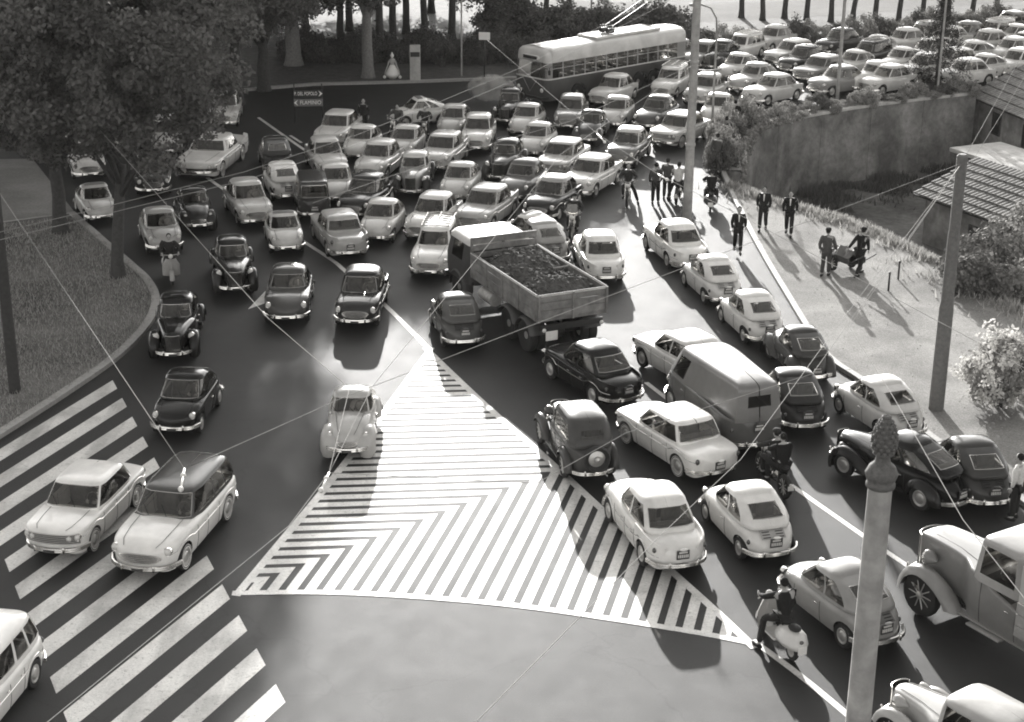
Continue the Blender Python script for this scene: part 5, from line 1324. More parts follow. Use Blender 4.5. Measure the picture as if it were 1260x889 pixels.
fp = pole('finial_pole', (4.14, 17.0), 10.2, .165, .14, 'pole_metal', 'weathered pole crowned with a stone pine cone finial', [(0, .175), (6.6, .158), (6.62, .164), (6.66, .164), (6.68, .15), (10.0, .136)])
zc = 10.0
link('capital', MB().lathe([(.136, zc-.06), (.165, zc-.04), (.165, zc), (.15, zc+.02), (.17, zc+.07), (.185, zc+.12), (.15, zc+.2), (.09, zc+.26), (.075, zc+.33), (.12, zc+.36), (.1, zc+.38)], 20).mesh('capital', 'finial_stone' if 'finial_stone' in MATS else mat('finial_stone', .12, rough=.85, var=.35, scale=18, bump=.6, bscale=30)), fp)
cone = MB()
prof = lambda t: (.095+.042*math.sin(t/.3*math.pi/2)) if t < .3 else .137*max(.0, math.cos((t-.3)/.7*math.pi/2))**.75+.004
cone.lathe([(prof(i/12)*.93, zc+.36+.46*i/12) for i in range(13)], 16)
for i in range(9):
    for k in range(11):
        t = (i+.5)/9; a = 2*math.pi*(k+.5*(i % 2))/11; r_ = prof(t)
        cone.ell((r_*math.cos(a)*.97, r_*math.sin(a)*.97, zc+.36+.46*t), (.028, .028, .024), 3, 5)
link('pine_cone', cone.mesh('pine_cone', 'finial_stone'), fp)
for px, py, h, r_, lab in [(1030, 124, 7.5, .10, 'thin grey pole rising from the wall-top hedge'), (1153, 118, 7.5, .06, 'very thin pole behind the hedge near the conifer'), (568, 96, 8.5, .05, 'slender pole at the park kerb beside the sign board'), (727, 36, 9, .06, 'slender dark pole behind the trolleybus')]:
    pole('street_pole', G(px, py), h, r_, r_*.8, 'pole_metal', lab)
lp_ = pole('street_lamp', G(876, 158), 4.6, .06, .05, 'pole_metal', 'street lamp with a curved arm beside the tall wire pole', cat='lamp')
link('arm', MB().tube([(0, 0, 4.6), (-.05, -.05, 5.3), (-.35, -.15, 5.8), (-.9, -.2, 6.0)], .045, 7).mesh('arm', 'pole_metal'), lp_)
link('lamp_head', MB().ell((-1.1, -.2, 5.95), (.32, .15, .1)).mesh('lamp_head', 'pole_metal'), lp_)
for px, py in ((1093, 358), (1105, 344)):
    p = G(px, py, .12); rt = link('iron_post', None, None, (p[0], p[1], .12), 0, 'short dark iron post standing on the gravel near the handcart', 'post', 'iron posts on the gravel')
    link('shaft', MB().tube([(0, 0, -.1), (0, 0, .62)], .035, 8).mesh('shaft', 'black_paint'), rt); link('cap', MB().ell((0, 0, .64), (.05, .05, .04)).mesh('cap', 'black_paint'), rt)
# direction sign with its painted words
p = G(379, 151); sg_ = link('direction_sign', None, None, (p[0], p[1], 0), R(6), 'two-armed direction sign with white lettering on dark boards and arrow tips', 'sign')
for x in (-.62, .72): link('post', MB().tube([(x, .04, -.1), (x, .04, 1.9)], .03, 7).mesh('post', 'black_paint'), sg_)
for z, m, txt, d in ((1.42, 'black_paint', 'P. DEL POPOLO', 1), (.98, 'sign_grey', 'FLAMINIO', -1)):
    if m not in MATS: mat(m, .13, rough=.6, var=.15)
    bd = link('sign_board', MB().box((.05, 0, z), (1.42, .03, .36), ch=.006).mesh('sign_board', m, False), sg_)
    x0 = .05+d*.70
    link('arrow_tip', MB().add([(x0-d*.2, -.022, z-.15), (x0, -.022, z), (x0-d*.2, -.022, z+.15), (x0-d*.11, -.022, z)], [(0, 1, 2, 3)]).mesh('arrow_tip', 'white_paint', False), bd)
    cu = bpy.data.curves.new('t', 'FONT'); cu.body = txt; cu.size = .24 if d > 0 else .27; cu.align_x = 'CENTER'; cu.align_y = 'CENTER'; cu.extrude = .004
    to = bpy.data.objects.new('t', cu); COL.objects.link(to); dg = bpy.context.evaluated_depsgraph_get(); me = bpy.data.meshes.new_from_object(to.evaluated_get(dg)); bpy.data.objects.remove(to); bpy.data.curves.remove(cu)
    me.name = 'lettering'; me.materials.clear(); me.materials.append(MATS['white_paint'])
    me.transform(Matrix.Translation((.05-d*.11, -.024, z)) @ Matrix.Rotation(math.pi/2, 4, 'X') @ Matrix.Diagonal((.66 if d > 0 else .85, 1, 1, 1)))
    link('lettering', me, bd)
# white statue, stone pillar and small sign board by the park kerb
p = G(483, 99); st_ = link('statue', None, None, (p[0], p[1], .1), R(-90), 'white statue with a bell-shaped skirt and two small balls at its foot', 'statue')
link('skirt', MB().lathe([(.02, 0), (.34, .03), (.62, .3), (.66, .5), (.52, .8), (.36, 1.1), (.27, 1.25), (.22, 1.35)], 18).mesh('skirt', 'white_paint'), st_)
link('bust', MB().lathe([(.22, 1.33), (.2, 1.45), (.27, 1.7), (.3, 1.82), (.2, 1.93), (.09, 1.98), (.09, 2.06)], 14).mesh('bust', 'concrete_pale'), st_)
link('head', MB().ell((0, 0, 2.2), (.16, .15, .19)).lathe([(.2, 2.25), (.13, 2.35), (.02, 2.6)], 10).mesh('head', 'white_paint'), st_)
st_.scale = (.56, .56, .56)
for s in (1, -1):
    link('arm', MB().tube([(0, s*.3, 1.75), (.1, s*.42, 1.3), (.15, s*.65, .75), (.2, s*.74, .3)], [.08, .07, .06, .05], 8).mesh('arm', 'concrete_pale'), st_); link('ball', MB().ell((.2, s*.76, .18), (.16, .16, .16)).mesh('ball', 'white_paint'), st_)
p = G(511, 101); sp_ = link('stone_pillar', None, None, (p[0], p[1], .1), R(4), 'plain pale stone pillar with a dark plaque at the park kerb', 'pillar')
link('shaft', MB().box((0, 0, .95), (.58, .45, 1.9), ch=.02).mesh('shaft', 'concrete_pale', False), sp_); link('plaque', MB().box((0, -.235, 1.44), (.5, .03, .26), ch=.005).mesh('plaque', 'black_paint', False), sp_)
p = G(596, 97); bs = link('sign_board', None, None, (p[0], p[1], .1), R(-5), 'blank pale sign board on a dark post near the trolleybus', 'sign')
link('post', MB().tube([(0, 0, -.1), (0, 0, 2.3)], .04, 8).mesh('post', 'black_paint'), bs); link('board', MB().box((0, -.04, 2.25), (.62, .04, .42), ch=.01).mesh('board', 'white_paint', False), bs)
# --- overhead wires
def wire(pts, label, r_=.012, sag=.0):
    P_ = []
    for (a, b) in zip(pts[:-1], pts[1:]):
        a, b = Vector(a), Vector(b)
        for k in range(8): t = k/8; v = a.lerp(b, t); v.z -= sag*4*t*(1-t); P_.append(v)
    P_.append(Vector(pts[-1]))
    o = Vector(P_[0]); me = MB().tube([p_-o for p_ in P_], r_, 5).mesh('overhead_wire', 'wire')
    return link('overhead_wire', me, None, o, label=label, cat='wire', group='overhead trolley wires')
def W6(px, py, z=6.0): return tuple(G3(px, py, z))
PL = (pl_.location.x, pl_.location.y, 6.2); PMp = (pm_.location.x, pm_.location.y, 6.2); PRp = (pr_.location.x, pr_.location.y, 7.2)
ZW = 6.0
def w_(*p): return [W6(a, b, ZW) if len((a, b)) == 2 else None for a, b in p]
for pts, lab in [
    (w_((900, -50), (760, 22), (640, 84), (540, 126), (440, 166), (300, 212), (100, 262), (-60, 300)), 'trolley contact wire leading from the trolleybus poles over the jam'),
    (w_((925, -50), (775, 27), (652, 91), (550, 134), (448, 175), (305, 221), (100, 271), (-60, 310)), 'second contact wire of the pair above the jam'),
    ([PL]+w_((227, 577), (421, 490), (700, 383))+[PRp], 'span wire from the lawn pole over the white estate roof'),
    (w_((60, 90), (330, 392), (430, 478), (405, 582), (355, 648), (-60, 985)), 'wire bending above the pale old car then over the zebra crossing'),
    ([PMp]+w_((690, 190), (590, 315), (458, 476), (405, 582)), 'span wire from the tall wire pole across the dump lorry cab'),
    (w_((405, 582), (660, 595), (770, 533), (1000, 460))+[PRp], 'span wire crossing the old upright car and dark van'),
    (w_((560, 915), (812, 660), (912, 565), (1030, 402))+[PRp], 'wire over the pale saloon on the hatched island to the stout pole'),
    ([PRp]+w_((1045, 402), (1100, 490), (1185, 640), (1310, 800)), 'wire over the long black saloon and old lorry'),
    (w_((600, 50), (735, 165), (810, 215), (905, 262), (1200, 420), (1300, 475)), 'wire passing above the walking people and the gravel pavement'),
    ([PMp]+w_((700, 150), (560, 190), (385, 250)), 'span wire between the tall wire pole and the pale saloons'),
    ([PRp, tuple(G3(1262, 60, 9.0))], 'service wire from the stout pole up past the tiled house'),
    ([(PRp[0]+.1, PRp[1], PRp[2]-.3), tuple(G3(1270, 80, 9.0))], 'lower service wire from the stout pole past the tiled house')]:
    wire(pts, lab, .0065)
for px, py, px2, py2 in [(227, 577, 222, 605), (405, 582, 394, 606), (735, 165, 745, 176), (810, 215, 822, 222), (660, 225, 672, 212)]:
    a, b = Vector(W6(px, py)), Vector(W6(px2, py2)); o = a.copy()
    rt = link('wire_insulator', None, None, o, label='small pale insulator clamped on an overhead trolley wire', cat='insulator', group='wire insulators')
    link('rod', MB().tube([(0, 0, 0), b-a], .02, 6).mesh('rod', 'white_paint'), rt)
    for t in (.3, .9): link('bell', MB().ell((b-a)*t, (.05, .05, .05), 5, 8).mesh('bell', 'white_paint'), rt)

# --- exhaust smoke beside the trolleybus
m = bpy.data.materials.new('smoke'); m.use_nodes = True; n = m.node_tree.nodes; l = m.node_tree.links; n.clear()
out = n.new('ShaderNodeOutputMaterial'); pv = n.new('ShaderNodeVolumePrincipled'); pv.inputs['Color'].default_value = gray(.9); pv.inputs['Anisotropy'].default_value = .3
tc = n.new('ShaderNodeTexCoord'); tn = n.new('ShaderNodeTexNoise'); tn.inputs['Scale'].default_value = 1.6; tn.inputs['Detail'].default_value = 3; l.new(tc.outputs['Object'], tn.inputs['Vector'])
mr = n.new('ShaderNodeMapRange'); mr.inputs[1].default_value = .42; mr.inputs[2].default_value = .7; mr.inputs[3].default_value = 0; mr.inputs[4].default_value = 2.2; l.new(tn.outputs[0], mr.inputs[0])
l.new(mr.outputs[0], pv.inputs['Density']); l.new(pv.outputs[0], out.inputs['Volume']); MATS['smoke'] = m
p = G(604, 126); sm = MB().ell((0, 0, 0), (1.2, 1.0, .7), 10, 16).ell((.9, .2, -.15), (.7, .7, .5), 8, 12)
link('smoke', MB().ell((0, 0, 0), (1.25, 1.0, .7), 12, 18).mesh('smoke', 'smoke'), None, (p[0], p[1], .75), label='white puff of exhaust smoke drifting in front of the trolleybus', cat='smoke', kind='stuff')

# small stones and leaves scattered on the gravel pavement
st = MB(); PV = [G(*q) for q in [(905, 240), (990, 380), (1030, 440), (1140, 530), (1250, 600), (1300, 560), (1260, 400), (1130, 325), (1000, 275)]]
k = 0
while k < 420:
    x, y = random.uniform(8, 18), random.uniform(34, 72)
    if inside(x, y, PV):
        r_ = random.uniform(.012, .03); st.ell((x, y, .12), (r_, r_*.8, r_*.6), 3, 5); k += 1
link('loose_stones', st.mesh('loose_stones', 'concrete_pale'), label='loose stones scattered over the gravel pavement', cat='stones', kind='stuff')
# ------------------------------------------------------------------ the traffic
LEN = {'600': 3.22, '500': 2.97, '1100': 3.9, 'saloon': 4.03, 'fintail': 4.0, 'dauphine': 3.95, 'estate': 4.4, 'wagon': 3.9, 'american': 5.4, 'van': 4.5, 'minivan': 3.3, 'prewar': 4.0, 'topolino': 3.25, 'balilla': 3.5, 'oldtruck': 6.2}
def yaw_px(px, py, dx, dy):
    l = math.hypot(dx, dy); dx, dy = dx/l*12, dy/l*12
    a = Vector(G(px-dx/2, py-dy/2)); b = Vector(G(px+dx/2, py+dy/2)); d = b-a
    return math.atan2(d.y, d.x)
SEATX = {'600': (-.05, .27), '500': (-.08, .26), '1100': (-.05, .3), 'saloon': (.0, .32), 'fintail': (-.02, .31), 'dauphine': (-.1, .3), 'estate': (-.12, .34), 'wagon': (-.05, .3), 'topolino': (-.25, .22), 'prewar': (-.15, .26), 'balilla': (-.2, .24)}
JAM = 'cars in the traffic jam'
def veh(t, end, px, py, dx, dy, col, label, roof=None, fend=None, name='car', cat='car', group=JAM, lod=None, extra=0.0):
    ya = yaw_px(px, py, dx, dy); p = Vector(G(px, py)); f = Vector((math.cos(ya), math.sin(ya)))
    L = LEN[t]; c = p-f*L/2 if end == 'F' else p+f*L/2 if end == 'R' else p
    cols = dict(paint=paint(col), roof=paint(roof if roof is not None else col), fender=paint(fend if fend is not None else col), lid=paint(col*.55))
    return put(T[t], name, (c.x, c.y, 0), ya, label, cat, group, cols, lod if lod is not None else (1 if py < 135 else 9))
WH, LT, MD, DK, BK = .72, .52, .20, .055, .018
V = [
 # nearer cars, one by one
 ('saloon', 'F', 64, 693, -56, 57, WH, 'white saloon with a trapezoid grille driving over the zebra crossing'),
 ('estate', 'F', 172, 716, -53, 60, .7, 'white estate car with a dark roof and whitewall tyres on the zebra crossing', .07),
 ('plainwagon', 'R', 26, 815, -46, 56, WH, 'white car leaving over the crossing, only its tail in sight'),
 ('topolino', 'F', 427, 569, -13, 55, .40, 'pale small old car with bulging front fenders beside the hatched island'),
 ('600', 'F', 213, 542, -26, 38, BK, 'black small rounded car approaching the top of the zebra crossing'),
 ('prewar', 'F', 214, 449, -9, 40, .014, 'glossy black old saloon with a shield grille next to the curved kerb'),
 ('prewar', 'F', 291, 367, 7, 45, .028, 'black old saloon with tall upright grille following the scooter rider'),
 ('dauphine', 'F', 352, 403, -8, 40, .07, 'dark rounded saloon with a white painted arrow at its side'),
 ('1100', 'F', 437, 408, -18, 45, .03, 'dark saloon with a chrome barred grille straddling the white lane line'),
 ('fintail', 'R', 432, 322, -32, -40, .36, 'silver saloon with tail fins seen from behind on the lane line'),
 ('500', 'F', 355, 316, 14, 38, .55, 'tiny pale car with a dark canvas roof beside the silver finned saloon'),
 ('1100', 'F', 318, 282, 30, 38, .46, 'light grey saloon alongside the white rounded car seen from behind', None),
 ('600', 'R', 356, 251, -22, -35, .68, 'white small rounded car seen from behind next to the boxy dark van'),
 ('minivan', 'R', 388, 274, -9, -35, .045, 'dark boxy little van with wide rear windows among pale saloons'),
 ('600', 'F', 415, 254, 3, 35, .6, 'pale small rounded car wedged behind the dark boxy little van'),
 ('1100', 'F', 411, 223, 18, 35, .5, 'light saloon just behind the small pale car near the lane line'),
 ('1100', 'F', 432, 274, -25, 28, .035, 'dark saloon squeezed in between pale saloons beside the boxy little van'),
 ('600', 'F', 460, 303, -22, 38, .6, 'white small saloon first in its lane behind the silver finned car'),
 ('1100', 'F', 515, 301, -33, 40, .62, 'white rounded saloon right behind the ribbed-roof estate'),
 ('fintail', 'F', 577, 289, -35, 36, .40, 'grey saloon alongside the cab of the dump lorry'),
 ('wagon', 'F', 527, 346, -20, 42, .7, 'white estate with a ribbed roof rack right beside the dump lorry'),
 ('500', 'C', 653, 303, -50, -12, .68, 'white tiny car seen side on behind the dump lorry'),
 ('600', 'R', 684, 330, -40, -34, .34, 'grey rounded car tucked right against the dump lorry bed'),
 ('600', 'R', 573, 433, -22, -40, .085, 'dark grey small rounded car at the tip of the hatched island'),
 ('1100', 'R', 746, 353, -24, -46, .74, 'white saloon seen from behind in the sunlit gap beyond the dump lorry'),
 ('1100', 'R', 852, 337, -27, -23, .72, 'white saloon with a dark side line at the foot of the tall wire pole'),
 ('600', 'R', 895, 380, -30, -27, .66, 'white small rounded car behind the white saloon by the wire pole'),
 ('600', 'R', 946, 429, -32, -29, .68, 'white small rounded car directly in front of the dark old two-seater'),
 ('topolino', 'R', 1004, 477, -32, -32, .06, 'dark old two-seater with separate fenders at the pavement kerb'),
 ('600', 'R', 993, 538, -28, -37, .035, 'black small rounded car between the van and the kerbside car'),
 ('van', 'R', 932, 563, -77, -64, .10, 'dark panel van with a small rear window ahead of the motorcycle pair', .16),  # roof colour lighter than the sides, painting in the glare on top
 ('fintail', 'C', 842, 463, -45, -25, .64, 'white saloon standing side on in front of the dark van'),
 ('1100', 'R', 773, 505, -56, -34, .015, 'black rounded saloon with a chrome-framed rear window behind the dump lorry'),
 ('saloon', 'R', 885, 595, -62, -39, .74, 'white square-cut saloon with round tail lamps beside the dark van'),
 ('balilla', 'R', 732, 598, -35, -50, .06, 'old upright thirties car with a spare wheel on its back'),
 ('1100', 'R', 839, 712, -44, -56, .66, 'pale saloon with its wheels on the hatched island stripes'),
 ('600', 'R', 953, 698, -44, -47, .66, 'white small rounded car beside the pale saloon on the hatched island'),
 ('600', 'R', 1088, 806, -62, -47, .26, 'grey rounded car partly hidden by the pine cone pole'),
 ('prewar', 'R', 1182, 634, -95, -42, .012, 'long black old saloon with swept fenders behind the pine cone pole'),
 ('600', 'R', 1222, 634, -45, -46, .055, 'dark rounded car touching the tail of the long black saloon'),
 ('600', 'R', 1120, 548, -50, -33, .56, 'pale small rounded car parked by the kerb near the stout dark pole'),
 ('balilla', 'F', 1098, 893, -45, -26, .36, 'pale thirties touring car with separate wings behind the grey rounded car'),
 # middle of the jam
 ('fintail', 'F', 402, 186, -20, 22, .6, 'pale finned saloon leading the lane nearest the direction sign'),
 ('600', 'F', 436, 201, -18, 23, .62, 'white rounded car second behind the direction sign lane'),
 ('1100', 'F', 452, 227, -20, 24, .56, 'pale saloon ahead of the two-tone old saloon'),
 ('600', 'F', 490, 201, -15, 20, .52, 'small pale car between pale saloons near the motorcyclists'),
 ('fintail', 'F', 531, 215, -22, 26, .5, 'light finned saloon behind the two-tone old saloon'),
 ('prewar', 'F', 505, 246, -8, 30, .22, 'two-tone old saloon with dark wings and pale roof amid the jam', .5, .03),
 ('500', 'C', 517, 152, -41, 3, .74, 'white tiny car with open roof crossing broadside at the back of the jam'),
 ('600', 'F', 552, 173, -14, 24, .46, 'pale rounded car just behind the broadside tiny white car'),
 ('1100', 'F', 584, 191, -8, 28, .62, 'white saloon with a dark oval grille in mid jam'),
 ('prewar', 'F', 620, 157, -12, 22, .035, 'dark old saloon beside the white puff of smoke'),
 ('600', 'F', 639, 171, -20, 24, .54, 'pale rounded car right behind the dark old saloon by the smoke'),
 ('600', 'F', 651, 197, -18, 22, .6, 'white small car between saloons in front of the trolleybus'),
 ('1100', 'F', 698, 164, -8, 24, .2, 'grey saloon waiting directly in front of the trolleybus wheels'),
 ('prewar', 'F', 612, 228, -14, 26, .05, 'dark rounded old saloon with pale bonnet glare in mid jam'),
 ('saloon', 'F', 676, 223, -22, 24, .45, 'light square saloon with a dark wide grille in mid jam'),
 ('fintail', 'F', 705, 246, -30, 25, .68, 'long white finned saloon near the first motorcyclist'),
 ('dauphine', 'F', 628, 252, -22, 27, .12, 'dark grey rounded saloon with bright headlamps in mid jam'),
 ('1100', 'F', 660, 276, -26, 26, .03, 'black saloon with a roof toned pale as if sunlit beside the leaning motorcyclist', .3),  # roof paint set far lighter than the body to imitate sun on it
 ('600', 'F', 557, 252, -16, 26, .56, 'pale rounded car in front of the white saloon near the ribbed estate'),
 ('topolino', 'F', 720, 181, -12, 22, .06, 'small dark old car beneath the crossing trolley wires'),
 ('600', 'F', 750, 161, -16, 20, .5, 'pale rounded car beneath the crossing trolley wires'),
 ('1100', 'F', 735, 134, -26, 15, .55, 'pale saloon alongside the trolleybus rear wheels'),
 ('dauphine', 'F', 792, 163, -22, 18, .08, 'dark saloon with bright chrome next to the pale square saloon'),
 ('1100', 'F', 760, 209, -18, 23, .14, 'dark-fronted saloon with pale roof near the pair of standing men', .5),
 ('saloon', 'F', 812, 184, -32, 18, .55, 'pale square saloon partly behind the tall wire pole'),
 ('wagon', 'F', 813, 124, -20, 14, .62, 'white estate behind the tail of the trolleybus'),
 ('1100', 'F', 852, 133, -22, 15, .42, 'grey saloon behind the tall wire pole and the street lamp'),
 ('600', 'F', 874, 157, -14, 18, .58, 'pale rounded car at the foot of the street lamp'),
 # under the trees on the left
 ('500', 'F', 128, 277, 20, 25, .45, 'pale tiny car at the lawn kerb between the two lawn trees'),
 ('1100', 'F', 112, 224, 10, 22, .5, 'pale saloon in tree shade behind the kerbside tiny car'),
 ('1100', 'F', 190, 244, 2, 22, .035, 'dark saloon with chrome grille half hidden by the leaning trunk'),
 ('600', 'F', 205, 315, 14, 30, .34, 'grey small rounded car just ahead of the scooter rider'),
 ('topolino', 'F', 246, 288, 12, 30, .03, 'dark old small car with round headlamps beneath the pale finned saloon'),
 ('american', 'F', 240, 224, -46, 37, .6, 'long pale finned saloon lying across the lane under the trees'),
 ('1100', 'F', 208, 195, 4, 20, .4, 'pale saloon in deep tree shade beside the long finned saloon'),
 ('600', 'R', 344, 217, -9, -22, .05, 'dark rounded car seen from behind under the tree edge'),
 ('600', 'F', 160, 185, 8, 18, .4, 'small pale car in deepest shade under the trees'),
 ('1100', 'F', 100, 178, 8, 18, .36, 'grey saloon in deepest shade over beside the path'),
 ('1100', 'F', 275, 160, -6, 18, .5, 'pale saloon behind the long finned saloon under the foliage'),
 ('600', 'F', 62, 200, 10, 20, .3, 'dull grey rounded car at the dark edge of the path'),
]
def roofstub(o):
    pass
T['plainwagon'] = [q for q in T['wagon'] if q[0] != 'roof_rack']; LEN['plainwagon'] = 3.9; LEN['oldtruck'] = 6.4
NEAR = 0
for v in V:
    t, e, px, py, dx, dy, col, lab = v[:8]; roof = v[8] if len(v) > 8 else None; fe = v[9] if len(v) > 9 else None
    if e == 'F' and 378 < px < 880 and 130 < py < 310: dx *= 1.4
    o = veh(t, e, px, py, dx, dy, col, lab, roof, fe)
    if t in SEATX and py > 215:
        sx, sy = SEATX[t]; ya = o.rotation_euler.z; M_ = Matrix.Rotation(ya, 4, 'Z') @ Vector((sx, sy, 0))
        wl = ('person at the wheel of the '+lab).split()[:16]
        while wl[-1] in ('the', 'a', 'of', 'its', 'in', 'on', 'and', 'with', 'at', 'from', 'to', 'white', 'dark', 'pale', 'over', 'beside', 'behind', 'between', 'next', 'along', 'right', 'rounded', 'small', 'long', 'only', 'an', 'square-cut', 'chrome-framed', 'hatched', 'curved', 'front', 'zebra', 'tall', 'old', 'first', 'directly', 'side', 'black', 'roof'): wl.pop()
        person('drive', (o.location.x+M_.x, o.location.y+M_.y), ya, ' '.join(wl), (.02, .06, .3, .1)[NEAR % 4], .03, None, NEAR % 3 == 0, z=.02, group='drivers'); NEAR += 1
# the far queue along the sunlit bushes
PALE, GREY, DARK = 'pale rounded saloon in the far queue between hedge and bushes', 'grey saloon in the far queue between hedge and bushes', 'dark saloon in the far queue between hedge and bushes'
FQ = [('1100', 845, 88, 'M'), ('prewar', 868, 89, 'D'), ('wagon', 892, 78, 'P'), ('600', 890, 101, 'P'), ('dauphine', 903, 116, 'M'), ('1100', 921, 131, 'P'), ('fintail', 946, 83, 'P'), ('1100', 965, 93, 'D'), ('saloon', 985, 104, 'M'), ('1100', 1000, 119, 'M'),
      ('1100', 1010, 70, 'D'), ('wagon', 1046, 87, 'D'), ('1100', 1062, 118, 'P'), ('prewar', 1045, 115, 'P'), ('600', 1088, 92, 'P'), ('1100', 1084, 68, 'P'), ('wagon', 1106, 60, 'M'), ('600', 1122, 80, 'P'), ('1100', 1108, 102, 'P'), ('saloon', 1138, 92, 'P'),
      ('1100', 1140, 66, 'P'), ('1100', 1166, 60, 'M'), ('600', 1172, 82, 'P'), ('1100', 1186, 70, 'P'), ('wagon', 1200, 58, 'P'), ('1100', 1215, 80, 'P'), ('600', 1225, 60, 'P'), ('saloon', 1240, 72, 'P'), ('1100', 1250, 50, 'M'), ('600', 1275, 62, 'P'), ('1100', 930, 66, 'P'), ('600', 820, 82, 'M'), ('1100', 1152, 108, 'P'), ('600', 1186, 100, 'P'), ('1100', 1226, 96, 'P'), ('600', 1058, 76, 'P'), ('1100', 1216, 45, 'M'), ('600', 1256, 88, 'P'), ('600', 1030, 96, 'P')]
WORD = {'600': 'small rounded car', '1100': 'rounded saloon', 'saloon': 'square-cut saloon', 'wagon': 'estate with a roof rack', 'fintail': 'finned saloon', 'dauphine': 'smooth-nosed saloon', 'prewar': 'old saloon with separate wings'}
for i, (t, px, py, c) in enumerate(FQ):
    PALE, GREY, DARK = [q+WORD[t]+(' in the far queue beside the sunlit bushes' if py < 75 else ' in the far queue nearer the wall hedge' if py > 95 else ' in the middle lanes of the far queue') for q in ('pale ', 'grey ', 'dark ')]
    k = .62 if px < 900 else .42 if px < 1080 else .3
    veh(t, 'F', px, py, -24, 12*k+1.2*math.sin(i*1.9), {'P': .58+.08*math.sin(i), 'M': .27+.06*math.sin(i*2), 'D': .045}[c], {'P': PALE, 'M': GREY, 'D': DARK}[c], group='cars in the far queue', lod=1)
# trolleybus and lorries
ya = yaw_px(740, 118, -168, 32); fa, fb = Vector(G(652, 129)), None
f = Vector((math.cos(ya), math.sin(ya))); c = fa-f*5.4
put(BUS, 'trolleybus', (c.x, c.y, 0), ya, 'dark trolleybus with a pale roof and twin trolley poles', 'trolleybus')
p = G(703, 438); put(LORRY, 'dump_lorry', (p[0], p[1], 0), yaw_px(690, 430, -30, -21), 'three-axle dump lorry with planked bed full of dark soil', 'lorry')
ya = yaw_px(1160, 735, -60, -34); fa = Vector(G(1138, 728)); c = fa-Vector((math.cos(ya), math.sin(ya)))*3.1
put(T['oldtruck'], 'old_lorry', (c.x, c.y, 0), ya, 'old long-nosed lorry with canvas cover and spoked wheels', 'lorry', None, dict(paint=paint(.17), roof=paint(.3), fender=paint(.2), lid=paint(.2)))  # cab roof toned lighter than the body to imitate light from above
# roof lamp on the white rear-view car, dark strap on the silver one
# ------------------------------------------------------------------ two-wheelers and people
def bike(P, name, px, py, dx, dy, label, riders, col=.03, lean=0.0):
    ya = yaw_px(px, py, dx, dy); p = G(px, py); put(P, name, (p[0], p[1], 0), ya, label, 'scooter' if 'scooter' in name else 'motorcycle', None, dict(paint=paint(col)))
    for pose, lab, jk, tr_, cap in riders: person(pose, p, ya, lab, jk, tr_, cap)
bike(SCOOT, 'scooter', 957, 795, -34, -34, 'pale scooter at the tip of the hatched island', [('foot', 'person in dark jacket astride the pale scooter, one foot down', .02, .03, None)], .62)
bike(SCOOT, 'scooter', 211, 344, 6, 30, 'scooter with a grey leg shield rounding the lawn kerb', [('ride', 'dark-clad person riding the scooter along the lawn kerb', .025, .03, None)], .3)
bike(MOTO, 'motorcycle', 950, 600, -38, -36, 'black motorcycle carrying two people beside the dark van', [('ride', 'person in cap steering the motorcycle beside the dark van', .03, .03, .03), ('pillion', 'person riding pillion on the motorcycle beside the dark van', .012, .02, None)])
bike(MOTO_S, 'motorcycle', 706, 290, -18, 30, 'motorcycle heading down past the black saloon', [('ride', 'dark-clad person riding beside the black saloon', .03, .03, .02)])
bike(MOTO, 'motorcycle', 772, 250, -5, 30, 'motorcycle standing next to the pair of standing men', [('foot', 'person in dark clothes seated on the motorcycle by the standing men', .03, .03, None)])
bike(MOTO, 'motorcycle', 834, 247, 12, -30, 'motorcycle half behind the tall wire pole', [('foot', 'person in pale shirt on the motorcycle by the wire pole', .5, .03, None)])
bike(SCOOT, 'scooter', 874, 257, 2, -30, 'dark scooter riding away along the pavement edge', [('ride', 'person in black jacket seen from behind on the dark scooter', .012, .015, None)], .05)
bike(MOTO, 'motorcycle', 489, 171, -24, 12, 'motorcycle beside the broadside tiny white car', [('ride', 'person on the motorcycle beside the broadside tiny car', .06, .04, None)])
bike(MOTO, 'motorcycle', 523, 173, -8, 24, 'motorcycle between the tiny white car and pale saloons', [('ride', 'person on the motorcycle behind the pale finned saloons', .03, .03, None)])
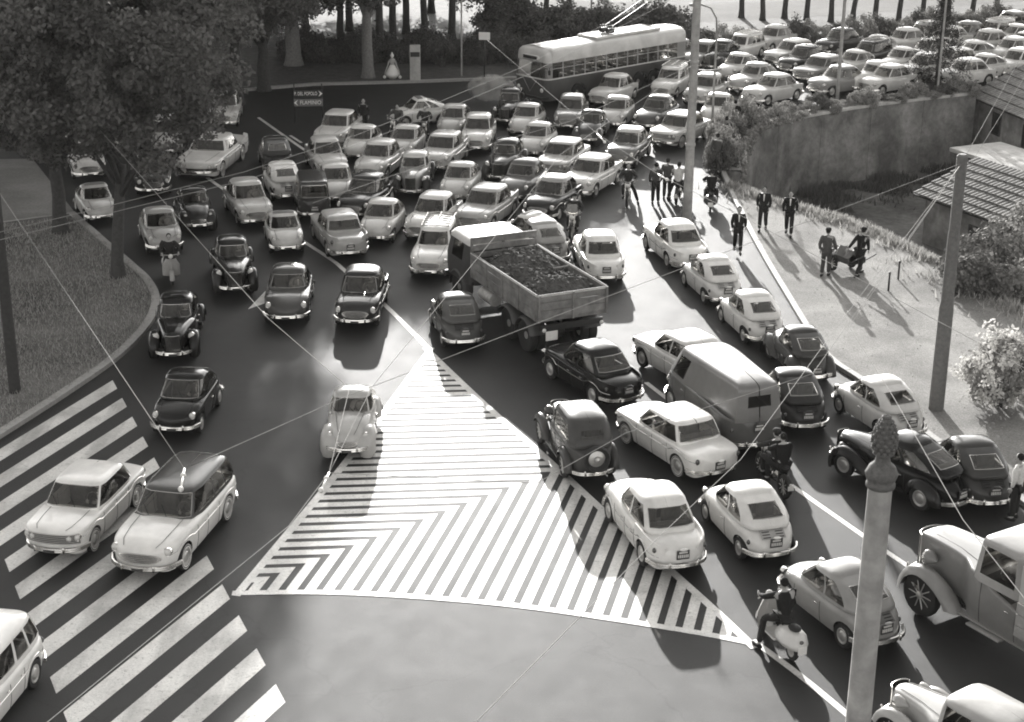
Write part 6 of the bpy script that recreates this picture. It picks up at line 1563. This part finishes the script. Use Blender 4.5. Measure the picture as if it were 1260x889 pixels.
def ped(pose, px, py, dx, dy, label, jk=.018, tr_=.018, cap=None, shirt=False, z=.12, s=1.0): return person(pose, G(px, py, z), yaw_px(px, py, dx, dy), label, jk, tr_, cap, shirt, z=z, s=s)
ped('walk', 907, 311, 3, 30, 'person in black suit walking alone along the pavement edge', shirt=True)
ped('walk2', 938, 284, -10, 26, 'person in dark suit and pale tie walking beside another on gravel', .02, .02, None, True)
ped('walk', 970, 290, -6, 30, 'bald person in black suit and white shirt on the gravel', .012, .012, None, True)
ped('push', 1015, 340, 20, -28, 'person in grey suit and cap beside the handcart', .07, .06, .015)
ped('pull', 1056, 340, 26, -12, 'person in black jacket striding while pulling the handcart', .014, .02, .015)
ped('stand', 806, 252, 4, -26, 'person standing on the road with hands before him, dark trousers', .06, .02, z=0)
ped('stand', 820, 246, 8, -26, 'person in grey jacket standing next to the pole-side motorcycle', .07, .04, z=0)
ped('walk', 881, 213, 6, -28, 'person in grey coat walking away by the wall bushes', .06, .05, z=0)
ped('walk2', 892, 190, 6, -28, 'person in black near the street lamp walking away', .012, .02, z=0)
ped('stand', 903, 168, 8, -24, 'person in black at the corner of the wall bushes', .012, .02, z=0)
ped('stand', 448, 166, -10, 26, 'person in dark suit standing between the pale cars', .02, .02, z=0)
ped('stand', 1247, 640, -30, -10, 'person in pale shirt standing behind the old lorry', .6, .03, None, z=.12)
p = G(1037, 332, .12); put(CART, 'handcart', (p[0], p[1], .12), yaw_px(1037, 332, -28, -12), 'low two-wheeled handcart with a canvas-covered load', 'handcart')

# ------------------------------------------------------------------ the air
m = bpy.data.materials.new('haze'); m.use_nodes = True; n = m.node_tree.nodes; l = m.node_tree.links; n.clear()
out = n.new('ShaderNodeOutputMaterial'); pv = n.new('ShaderNodeVolumePrincipled'); pv.inputs['Color'].default_value = gray(.85); pv.inputs['Density'].default_value = .00008; pv.inputs['Anisotropy'].default_value = .2
l.new(pv.outputs[0], out.inputs['Volume']); MATS['haze'] = m
hz = MB().box((0, 740, 11.5), (1900, 1640, 33.4)); link('haze', hz.mesh('haze', 'haze', False), kind='stuff', label='thin sunlit summer haze over the whole junction', cat='haze')
